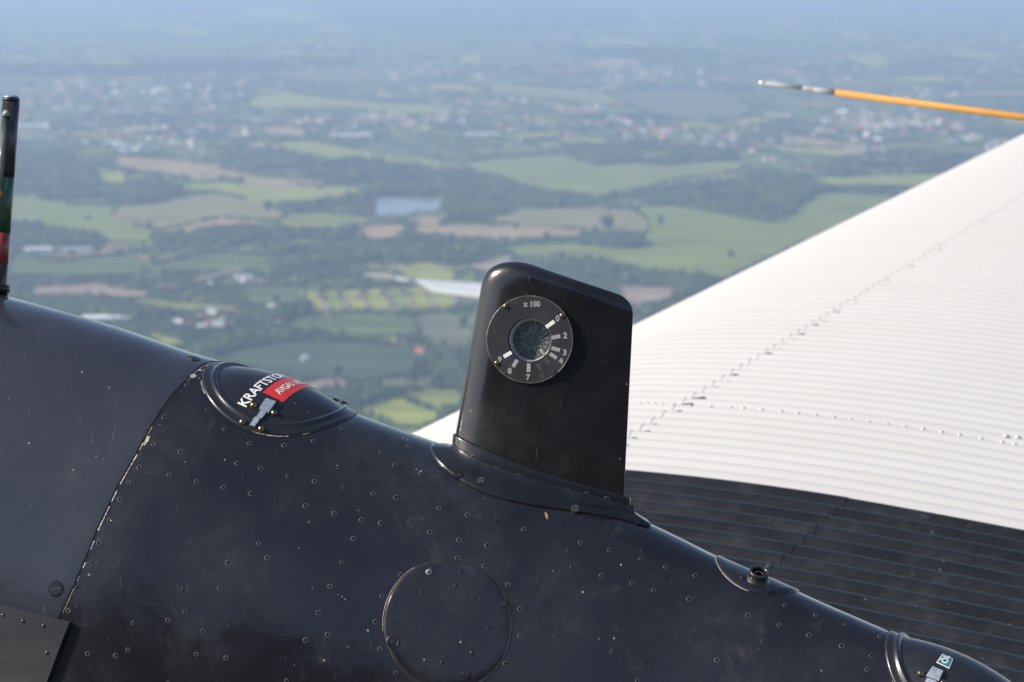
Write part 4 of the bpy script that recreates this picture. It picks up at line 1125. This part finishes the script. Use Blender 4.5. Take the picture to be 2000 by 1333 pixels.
# dial plane
def fin_hit(px, py):
    best = None
    for c in np.linspace(.05, .98, 94):
        for h in np.linspace(-100, 380, 97):
            d = np.sum((proj(finpt(c, h, 1))-[px, py])**2)
            if best is None or d < best[0]: best = (d, c, h)
    return best[1], best[2]
dc, dh = fin_hit(1036, 664)
D0 = finpt(dc, dh, 1); dn = nrm(np.cross(finpt(dc+.12, dh, 1)-finpt(dc-.12, dh, 1), finpt(dc, dh+5, 1)-finpt(dc, dh-5, 1)))
if dn[2] > 0: dn = -dn
def dialpt(px, py, h=0.0):
    r = P(px, py, 1.0); c0 = D0+dn*h; return W(r*(np.dot(c0, dn)/np.dot(r, dn)))
DC = W(D0); dnw = dn[0]*RIGHT+dn[1]*UPV+dn[2]*FWD
de1 = nrm(dialpt(1046, 664)-dialpt(1026, 664)); de2 = np.cross(dnw, de1); 
if de2[2] < 0: de2 = -de2
fv = FV.reshape(-1, 3)
rd = np.linalg.norm((fv-DC)-((fv-DC)@dnw)[:, None]*dnw, axis=1)
Qf = [list(map(int, q)) for q in gridfaces(nH, nR, True)]
near = (fv-DC)@dnw > -.02
Qf = [q for q in Qf if not all(rd[i] < .040 and near[i] for i in q)]
Qf.append(list(range((nH-1)*nR, nH*nR)))
fin = part('gauge_fin', fv, Qf, M_fin, air, label='upright black streamlined fin housing the fuel gauge')
def dpt(r, a, z, cx=0., cy_=0.): return DC+de1*(cx+r*math.cos(a))+de2*(cy_+r*math.sin(a))+dnw*z
def dlathe(name, pr, m, parent, seg=72, cap=False, label=None):
    V = [dpt(r, 2*math.pi*k/seg, z) for r, z in pr for k in range(seg)]
    Q = [list(map(int, q)) for q in gridfaces(len(pr), seg, True)]
    if cap: Q.append(list(range((len(pr)-1)*seg, len(pr)*seg)))
    return part(name, np.array(V), Q, m, parent, label=label)
R_ = 89*u_; r_ = 44.5*u_
M_dial = mat('dial_black', (.022, .022, .028), .42, noise=.3, nscale=30, bump=.1, bscale=500, bdist=.0002)
dial = dlathe('dial_plate', [(R_, -.006), (R_, .0022), (R_-.0006, .003), (r_+.0004, .003), (r_, .0026), (r_, -.004)], M_dial, fin, label='round black dial plate')
dial.data.polygons.foreach_set('use_smooth', [False]*len(dial.data.polygons))
dlathe('dial_rim', [(R_+.0001, .0012), (R_+.0004, .0027), (R_-.0006, .0033), (R_-.0009, .0030)], mat('rim_worn', (.16, .15, .135), .4, metal=.4, noise=.6, nscale=120), fin)
dlathe('bore', [(r_, -.0038), (r_, -.0065)], M_gap, fin)
M_ring = mat('bezel_grey', (.48, .49, .50), .4, metal=.3, noise=.2, nscale=200)
dlathe('bezel_ring', [(r_, -.0065), (r_-.0012, -.007), (r_-.0014, -.0130), (r_-.003, -.0134)], M_ring, fin)
M_face = mat('gauge_face', (.095, .098, .096), .5, noise=.6, nscale=300, col2=(.040, .043, .045))
dlathe('gauge_face', [(r_-.0010, -.0137), (.001, -.0137)], M_face, fin, cap=True)
M_glass = bpy.data.materials.new('gauge_glass'); M_glass.use_nodes = True
gn_ = M_glass.node_tree.nodes; gl_ = M_glass.node_tree.links; gn_.remove(gn_['Principled BSDF'])
tr_ = gn_.new('ShaderNodeBsdfTransparent'); tr_.inputs[0].default_value = (.93, .96, .95, 1)
gs_ = gn_.new('ShaderNodeBsdfGlossy'); gs_.inputs['Roughness'].default_value = .10; mx_ = gn_.new('ShaderNodeMixShader'); mx_.inputs[0].default_value = .10
gl_.new(tr_.outputs[0], mx_.inputs[1]); gl_.new(gs_.outputs[0], mx_.inputs[2]); gl_.new(mx_.outputs[0], gn_['Material Output'].inputs['Surface'])
dlathe('gauge_glass', [(r_-.0012, -.0098), (r_*.5, -.0092), (.0008, -.0090)], M_glass, fin, cap=True)
ZF = -.0135
for r in (.36,):
    dlathe('scale_ring', [(r_*r, ZF+.0002), (r_*(r+.022), ZF+.0002)], MATS.get('tick_grey') or mat('tick_grey', (.34, .35, .34), .5), fin)
tk = []; tf_ = []
for k in range(40):
    if rnd.random() < .35: continue
    a = math.radians(k*9+rnd.uniform(-1.5, 1.5)); r0_, r1_ = (r_*.70, r_*.84) if k % 2 else (r_*.42, r_*.55)
    w_ = .0006
    t1 = np.array([dpt(r0_, a, ZF+.0003), dpt(r1_, a, ZF+.0003)]); pe = de1*-math.sin(a)*w_+de2*math.cos(a)*w_
    b = len(tk); tk += [t1[0]-pe, t1[0]+pe, t1[1]+pe, t1[1]-pe]; tf_.append([b, b+1, b+2, b+3])
o = part('scale_tick', np.array(tk), tf_, mat('tick_grey', (.34, .35, .34), .5), fin, smooth=False); o['kind'] = 'stuff'
def dquad(name, p0, p1, wd_, m, h=.0032, hd=None):
    a, b = np.array(p0, float), np.array(p1, float); d = (b-a)/np.linalg.norm(b-a); n_ = np.array([-d[1], d[0]])*wd_/2
    q = [a-n_, a+n_, b+n_, b-n_]; hz_ = h
    V = [dialpt(*p, hz_) for p in q]
    return part(name, np.array(V), [[0, 1, 2, 3]], m, fin, smooth=False)
zc = lambda x, y: (920+x/6.348, 560+y/6.348)
for (a, b, c, d, m_) in [(930,505,1032,432,M_white),(998,637,1107,614,M_grey),(998,762,1102,792,M_grey),(978,832,1062,890,M_grey),(905,898,985,950,M_dim),(825,955,862,1035,M_dim),(716,955,712,1060,M_grey),(572,908,520,998,M_grey),(500,815,405,872,M_white)]:
    dquad('dial_mark', zc(a, b), zc(c, d), 7.3, m_)
dquad('dial_pointer', (1055, 682), (1067.5, 700), 6.0, M_grey, h=-.0085)
for a_, r0_ in ((8,.60),(24,.58),(40,.60),(-10,.62),(-28,.60),(96,.5),(70,.52)):
    a2_ = math.radians(a_); q1 = dpt(r_*r0_, a2_, -.0132); q2 = dpt(r_*(r0_+.2), a2_, -.0132); pe = (de1*-math.sin(a2_)+de2*math.cos(a2_))*.0009
    part('face_mark', np.array([q1-pe, q1+pe, q2+pe, q2-pe]), [[0,1,2,3]], M_grey, fin, smooth=False)
def dtext(t, px, py, hpx, m, bold=.04, h=.0032, xs=1.0, name='dial_numeral', rot=0.0):
    V, Fc = text2d(t, bold); V = (V-[(V[:, 0].min()+V[:, 0].max())/2, (V[:, 1].min()+V[:, 1].max())/2]); V = V*hpx/(V[:, 1].max()-V[:, 1].min())*[xs, 1]
    c_, s_ = math.cos(rot), math.sin(rot); V = np.stack([V[:, 0]*c_-V[:, 1]*s_, V[:, 0]*s_+V[:, 1]*c_], -1)
    P3 = np.array([dialpt(px+v[0], py-v[1], h) for v in V]); part(name, P3, Fc, m, fin, smooth=False)
for t, x, y, m_ in [('0',1072,395,M_grey),('2',1168,607,M_grey),('3',1162,817,M_grey),('4',1113,920,M_grey),('6',885,1100,M_dim),('5',1040,1078,M_gap),('7',708,1125,M_grey),('8',480,1045,M_grey),('9',355,905,M_grey)]:  # five and six painted darker for the shading across them
    dtext(t, *zc(x, y), 12.0, m_)
dtext('x 100', *zc(752, 216), 12.0, M_grey, xs=.92)
SC_N = phillips('screw', 5.2*u_, .0022, M_brass)
for p in [(987.5, 598.5), (1097.5, 617), (970.5, 709.5)]:
    put('screw', SC_N, frame(dialpt(*p, .003), dnw, de1), fin)
put('screw', slotted('screw', 5*u_, .001, M_trim), frame(dialpt(1084, 730, .003), dnw, de1), fin)
SC_F = slotted('screw', 8*u_, .0014, mat('screw_worn', (.10, .095, .09), .4, metal=.4, noise=.6, nscale=400))
# skirt round the foot of the fin and its flange on the skin
ringS = [(c, 1) for c in cs_]+[(c, -1) for c in cs_[::-1][1:-1]]
SKH = [(-120, 4.5), (-2, 4.5), (1.0, 3.8), (2.0, 2.2)]
SV = W(np.array([[finpt(c, h+(-8*math.sin(math.pi*min(1, c*1.1)) if h > -50 else 0), sd_, off, 8) for c, sd_ in ringS] for h, off in SKH]))
SQ = [list(map(int, q)) for q in gridfaces(len(SKH), len(ringS), True)]
skirt = part('fin_skirt', SV.reshape(-1, 3), SQ, M_fin, air, label='riveted skirt round the foot of the fin')
SB = bvh_of(SV.reshape(-1, 3), SQ)
def drop(c, sd_, off, up, ext=0.0):
    "point of the skin under the fin outline widened by off px, raised by up"
    o_ = W(finpt(c, 0, sd_, off*(1.25 if sd_ > 0 else 1), ext)+Uf*120*u_*KF); dwn_ = -(Uf[0]*RIGHT+Uf[1]*UPV+Uf[2]*FWD); dwn_ = nrm(dwn_)
    h = BV.ray_cast(Vector(o_), Vector(dwn_))
    if h[0] is None: return o_+dwn_*.15
    n_ = np.array(h[1]); n_ = n_ if np.dot(n_, -dwn_) > 0 else -n_
    return np.array(h[0])+n_*up+0*dwn_
FL = []
for off, up in ((36, .0), (36.2, .0028), (33, .0040), (20, .0052), (10, .0070), (5.6, .013)):
    FL.append([drop(c, sd_, off, up, 6 if off > 15 else 6) for c, sd_ in ringS])
FL = np.array(FL); FQ = [list(map(int, q)) for q in gridfaces(len(FL), len(ringS), True)]
flange = part('fin_flange', FL.reshape(-1, 3), FQ, M_fin, air, label='flange fixing the fin to the nacelle skin')
FB = bvh_of(FL.reshape(-1, 3), FQ)
for p in [(923.6,893.4),(968,916.5),(1013,931),(1056,946),(1109,959),(1146,966),(1185,975)]:
    a, n_ = pixray(SB, *p)
    if a is not None:
        n_ = n_ if np.dot(n_, CAM-a) > 0 else -n_
        o = put('rivet', RM[1], frame(a, n_, RIGHT), skirt); o.scale = (.85, .85, 1)
for p, me_ in [((940,939), SC_F), ((1124,994), SC_F), ((895,928), SC_S), ((1246,1018), SC_S)]:
    a, n_ = pixray(FB, *p)
    if a is not None:
        n_ = n_ if np.dot(n_, CAM-a) > 0 else -n_
        put('screw', me_, frame(a, n_, RIGHT), flange)

# ---------------- striped indicator mast at the left edge
zb = sil(0)[2]-.012
def MP(y, dx=0.0, dz=0.0):
    x = np.interp(y, [193, 600], [22, -7.5])+dx; return W(P(x, y, zb+dz))
mast = thing('indicator_mast', MP(592), None); mast.parent = air; mast.location = tuple(MP(592)-ORIG); mast['_o'] = list(map(float, ORIG))
mast['_o'] = list(map(float, MP(592)))
M_mb = mat('mast_black', (.016, .016, .018), .3, noise=.5, nscale=60, col2=(.05, .05, .05)); M_mg = mat('mast_green', (.03, .085, .048), .32, noise=.3, nscale=50)
M_mr = mat('mast_red', (.30, .045, .038), .32, noise=.3, nscale=50)
def mpart(name, y0, y1, r, m, label=None, dx=0.0, dz=0.0, seg=28):
    V = []; ys = [y0, y1]; rr = r if isinstance(r, tuple) else (r, r)
    d = nrm(MP(y1)-MP(y0)); a = nrm(np.cross(d, FWD)); b = np.cross(d, a)
    for y, q in zip(ys, rr): V += [MP(y, dx, dz)+q*u_*(a*math.cos(2*math.pi*k/seg)+b*math.sin(2*math.pi*k/seg)) for k in range(seg)]
    off = MP(592); V = np.array(V)-off
    Q = [list(map(int, q)) for q in gridfaces(2, seg, True)]+[list(range(seg))[::-1], list(range(seg, 2*seg))]
    me = meshdata(name, V, Q, m, False)
    me.polygons.foreach_set('use_smooth', [len(p.vertices) == 4 for p in me.polygons])
    o = link(bpy.data.objects.new(name, me), mast)
    if label: o['label'] = label
mpart('mast_cap', 188, 192.5, (15.5, 17.5), M_steel); mpart('mast_cap', 192.5, 199, 18.6, M_trim)
mpart('mast_cap', 199, 201, 17.6, M_mb)
mpart('mast_band', 201, 347, 19.2, M_mb, 'black upper part of the mast'); mpart('mast_band', 347, 455, 19.2, M_mg, 'green band of the mast')
mpart('mast_band', 455, 515, 19.2, M_mr, 'red band of the mast')
mpart('mast_band', 515, 600, 19.2, mat('mast_dark_red', (.045, .014, .018), .35, noise=.6, nscale=40, col2=(.018, .015, .02)), 'dark foot of the mast')
mpart('mast_collar', 556, 571, 27, M_trim); mpart('mast_collar', 571, 596, (22, 30), M_trim)
M_tube = mat('sight_tube', (.05, .055, .055), .12, noise=.6, nscale=50, col2=(.16, .17, .16))
mpart('sight_tube', 226, 440, 9.5, M_tube, 'clear sight tube clipped to the mast', dx=-9, dz=-.0075); mpart('sight_tube_clip', 216, 228, (6, 11.5), mat('clip_grey', (.24, .25, .23), .5, noise=.5, nscale=120), dx=-7, dz=-.009)
mpart('sight_tube_clip', 374, 386, 9.9, mat('clip_red', (.45, .12, .07), .5), dx=-9, dz=-.0076)

# ---------------- wing
d_ = nrm([.407, .182, 1.0]); f_ = np.array([-.92, .14, .349]); f_ = nrm(f_-np.dot(f_, d_)*d_); n_w = np.cross(f_, d_); n_w = n_w if n_w[1] > 0 else -n_w; n_w = nrm(n_w); a_w = -f_
HW = 1.15; LW, HN = 1.15, .236
def planept(px, py):
    r = P(px, py, 1.0); return r*(-HW/np.dot(r, n_w))
Q0 = planept(1830, 850)
PITCHW = .068; CORR_T = -99.
def zw(w_):
    w_ = np.asarray(w_, float); xi = np.clip(-w_/LW, 0, 1); return np.where(w_ < 0, -HN*(1-np.sqrt(1-xi**2)), -.012*w_-.02*w_**2)
def corr(t): return np.where(np.asarray(t) < CORR_T, .0086, .0066)*((.5+.5*np.cos(2*np.pi*t/PITCHW))**1.0*2-1)
def WP(w_, t, e=0.0, cr=True):
    w_ = np.asarray(w_, float); t = np.asarray(t, float); z = zw(w_)+(corr(t) if cr else 0)+e
    dz = (zw(w_+.002)-zw(w_-.002))/.004; nn = n_w[None]-dz[..., None]*a_w; nn = nn/np.linalg.norm(nn, axis=-1, keepdims=True)
    base = Q0+w_[..., None]*a_w+t[..., None]*d_+zw(w_)[..., None]*n_w
    return base+nn*((corr(t) if cr else 0*t)+e)[..., None]
def winv(px, py):
    w_, t = 0.0, 0.0
    for _ in range(25):
        f = lambda a, b: proj(WP(np.array([a]), np.array([b]), 0.0, False))[0]
        p = f(w_, t); e = np.array([px, py])-p; J = np.stack([(f(w_+.002, t)-p)/.002, (f(w_, t+.002)-p)/.002], -1)
        dd = np.linalg.solve(J, e); w_ += float(np.clip(dd[0], -.2, .2)); t += float(np.clip(dd[1], -.4, .4)); w_ = max(w_, -LW*.985)
    return w_, t
wb, tb = winv(1610, 973); tb = round(tb/PITCHW-.5)*PITCHW+.5*PITCHW
wse = [winv(*p)[0] for p in ((1325,790),(1570,640),(1855,460))]; print('seam w', wse, 'tb', tb)
CORR_T = tb-1e-4; w_seam = float(np.mean(wse)); w_sb = winv(1540, 1075)[0]
wing = thing('wing', W(Q0), None); wing.parent = air; wing.location = tuple(W(Q0)-ORIG); wing['_o'] = list(map(float, W(Q0)))
M_wing = mat('white_wing_paint', (.53, .522, .512), .48, noise=.03, nscale=2.6, coat=.05, col2=(.525, .513, .497), detail=9, stretch=(.5, 3, 3))
M_wblk = black_paint('black_wing_paint', (.0080, .0074, .0072), scratch=.9, dirt=1.0, rough=.44, dentd=.0008)
def wsheet(name, w0, w1, t0, t1, m, e=0.0, nw=50, per=10, label=None, nose=False):
    ts = np.arange(t0, t1+1e-6, PITCHW/per)
    ws = np.linspace(w0, w1, nw)
    if nose: ws = -LW+(w1+LW)*(1-np.cos(np.linspace(0, math.pi/2, nw)))
    wg, tg = np.meshgrid(ws, ts, indexing='ij'); V = W(WP(wg, tg, e))
    Q = gridfaces(len(ws), len(ts)); V = V.reshape(-1, 3); Q = [list(map(int, q)) for q in Q]
    rim = W(WP(wg[-1], tg[-1], e-.004)); b = len(V); n2 = len(ts); V = np.concatenate([V, V[-n2:], rim])
    Q += [[b+j, b+j+1, b+n2+j+1, b+n2+j] for j in range(n2-1)]
    return part(name, V, Q, m, wing, label=label)
TF = 11.0; TF = tb+round((TF-tb)/PITCHW)*PITCHW; T0 = tb-round((1.6)/PITCHW)*PITCHW
wsheet('wing_skin', -LW, w_seam+.012, tb, TF, M_wing, .0010, 44, nose=True, label='white corrugated nose skin of the wing')
wsheet('wing_skin', w_seam-.01, 2.3, tb, TF, M_wing, 0, 40, label='white corrugated main skin of the wing')
wsheet('wing_skin', -LW, w_sb+.008, T0, tb, M_wblk, .0009, 50, nose=True, label='black forward part of the walkway skin')
wsheet('wing_skin', w_sb-.01, 2.3, T0, tb, M_wblk, 0, 30, label='black aft part of the walkway skin')
ws = np.r_[-LW, -LW*.97, -LW*.8, 0, 2.3]; zz = np.array([HN*-1.0, -.36, -.46, -.5, -.12])
V = [W(Q0+w0*a_w+t*d_+z*n_w) for t in (T0, TF) for w0, z in zip(ws, zz)]
part('wing_underside', np.array(V), [list(map(int, q)) for q in gridfaces(2, 5, flip=True)], M_wing, wing)
# lap gaps, their shade and stain painted as dark dabs, one in every trough
V = []; Fq = []
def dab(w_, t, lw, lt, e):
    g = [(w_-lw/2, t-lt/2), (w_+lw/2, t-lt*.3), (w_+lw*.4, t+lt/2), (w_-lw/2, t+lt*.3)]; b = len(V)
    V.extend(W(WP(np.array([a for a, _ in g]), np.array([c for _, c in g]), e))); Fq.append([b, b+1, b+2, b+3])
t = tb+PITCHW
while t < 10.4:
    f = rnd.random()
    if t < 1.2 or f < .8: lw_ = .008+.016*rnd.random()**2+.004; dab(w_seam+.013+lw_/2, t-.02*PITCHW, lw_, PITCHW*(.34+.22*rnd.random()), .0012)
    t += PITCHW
o = part('lap_gap', np.array(V), Fq, mat('lap_shade_stain', (.03, .028, .022), .8, noise=.4, nscale=60), wing, smooth=False); o['kind'] = 'stuff'
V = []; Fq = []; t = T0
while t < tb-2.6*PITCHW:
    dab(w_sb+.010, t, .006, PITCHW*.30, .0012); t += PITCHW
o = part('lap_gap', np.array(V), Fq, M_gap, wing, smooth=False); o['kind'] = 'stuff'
WR = lathe('rivet', [(.0050, -.001), (.0046, .001), (.003, .0024), (.0012, .0028)], M_wing, 12)
def wrv(px, py, sc=1.0):
    w_, t = winv(px, py); p = W(WP(np.array([w_]), np.array([t]), .001))[0]
    nn = n_w[0]*RIGHT+n_w[1]*UPV+n_w[2]*FWD; o = put('rivet', WR, frame(p, nn, RIGHT), wing); o.location = Vector(p-W(Q0)); o.scale = (sc, sc, sc)
for x, y in [(593,625),(685,632),(783,640),(868,648),(957,657),(1048,667),(1133,676),(1222,688),(1315,700),(1402,713),(1493,731),(1586,746),(1675,761),(1783,778),(1888,797),(1950,807)]:
    wrv(1220+x/2.564, 560+y/2.564)
for x, y in [(1908,765),(1967,773)]: wrv(1220+x/2.564, 560+y/2.564, 1.25)
for x, y in [(80,600),(115,601),(150,602),(185,603),(240,606),(330,612),(430,617),(530,622)]: wrv(1220+x/2.564, 560+y/2.564, .75)

# ---------------- fuselage flank unseen behind the camera, added to block sky light and reflections (the photograph is taken from its window)
fz = thing('added_fuselage', W(np.zeros(3)-d_*1.2), None); fz.parent = air; fz.location = tuple(W(-d_*1.2)-ORIG); fz['_o'] = list(map(float, W(-d_*1.2)))
V = []; n_a = 40; xs_ = np.linspace(-3.2, 7, 24); RF = 1.02
for q in xs_:
    rr = RF*min(1.0, (1-max(0, (-q-1.6)/1.9)**2)**.5)
    for k in range(n_a):
        a = 2*math.pi*k/n_a; ca, sa = math.cos(a), math.sin(a); ex = lambda v: math.copysign(abs(v)**.62, v)
        V.append(W(a_w*q+(-d_*1.2+n_w*.10)+rr*(d_*ex(ca)+n_w*.62*ex(sa))))
Q = [list(map(int, q)) for q in gridfaces(len(xs_), n_a, True)]+[list(range(n_a))[::-1], list(range((len(xs_)-1)*n_a, len(xs_)*n_a))]
part('added_fuselage_skin', np.array(V), Q, mat('added_fuselage_grey', (.22, .22, .225), .5, noise=.15, nscale=6), fz, label='unseen fuselage side added behind the viewpoint to block sky light')
for i in range(5):
    q0 = .6+i*1.1; c0 = -d_*(1.2-RF-.006)+n_w*.1
    fr = [W(a_w*(q0+sx_*.24)+c0+n_w*sy_*.2) for sx_, sy_ in ((-1,-1),(1,-1),(1,1),(-1,1))]
    tube('added_window_frame', fr+[fr[0]], .018, M_trim, fz); part('added_window_pane', np.array(fr), [[0,1,2,3]], M_pane, fz, smooth=False)

# ---------------- orange boom ahead of the outer wing
boom = thing('probe_boom', W(P(2000, 229, 6.6)), None); boom.parent = air; boom.location = tuple(W(P(2000, 229, 6.6))-ORIG); boom['_o'] = list(map(float, W(P(2000, 229, 6.6))))
B0 = P(2000, 229.5, 6.6)
def bz(x):
    y = np.interp(x, [1487, 1632, 2000, 2400], [162, 181.5, 229.5, 281.6]); Z = 6.6/(1-(x-2000)/FPX*-.38) if False else 6.6+(2000-x)/FPX*6.6*.36
    return W(P(x, y, Z))
M_or = mat('orange_paint', (.50, .25, .05), .65, noise=.06, nscale=20); M_al = mat('probe_metal', (.34, .35, .37), .75, metal=0, noise=.1, nscale=60)
def bt(name, pts, rad, m, label=None):
    o = tube(name, [bz(x) for x in pts], [r*u_*2.35 for r in rad], m, boom, 20, label); return o
bt('boom_tube', [1632, 2000, 2400], [6.2, 6.6, 7.0], M_or, 'orange tube of the boom')
bt('boom_tip', [1578, 1606, 1632.5], [4.9, 5.3, 5.6], M_al, 'metal sleeve of the boom'); bt('boom_tip', [1492, 1570], [3.6, 4.2], M_al, 'slim metal probe')
bt('boom_collar', [1568, 1571, 1588, 1591], [4.2, 5.2, 5.2, 4.8], M_al); bt('boom_nozzle', [1483, 1487, 1494], [3.4, 4.4, 4.2], mat('nozzle_bright', (.75, .75, .75), .3, metal=.4))
bp_ = bz(2380); wp_ = W(WP(np.array([-.6]), np.array([8.5]), 0.0))[0]
tube('boom_strut', [bp_, bp_+(W(WP(np.array([.2]), np.array([7.0]), 0.0))[0]-bp_)*1.0], .02, M_or, boom)

for o in bpy.data.objects:
    if '_o' in o: del o['_o']
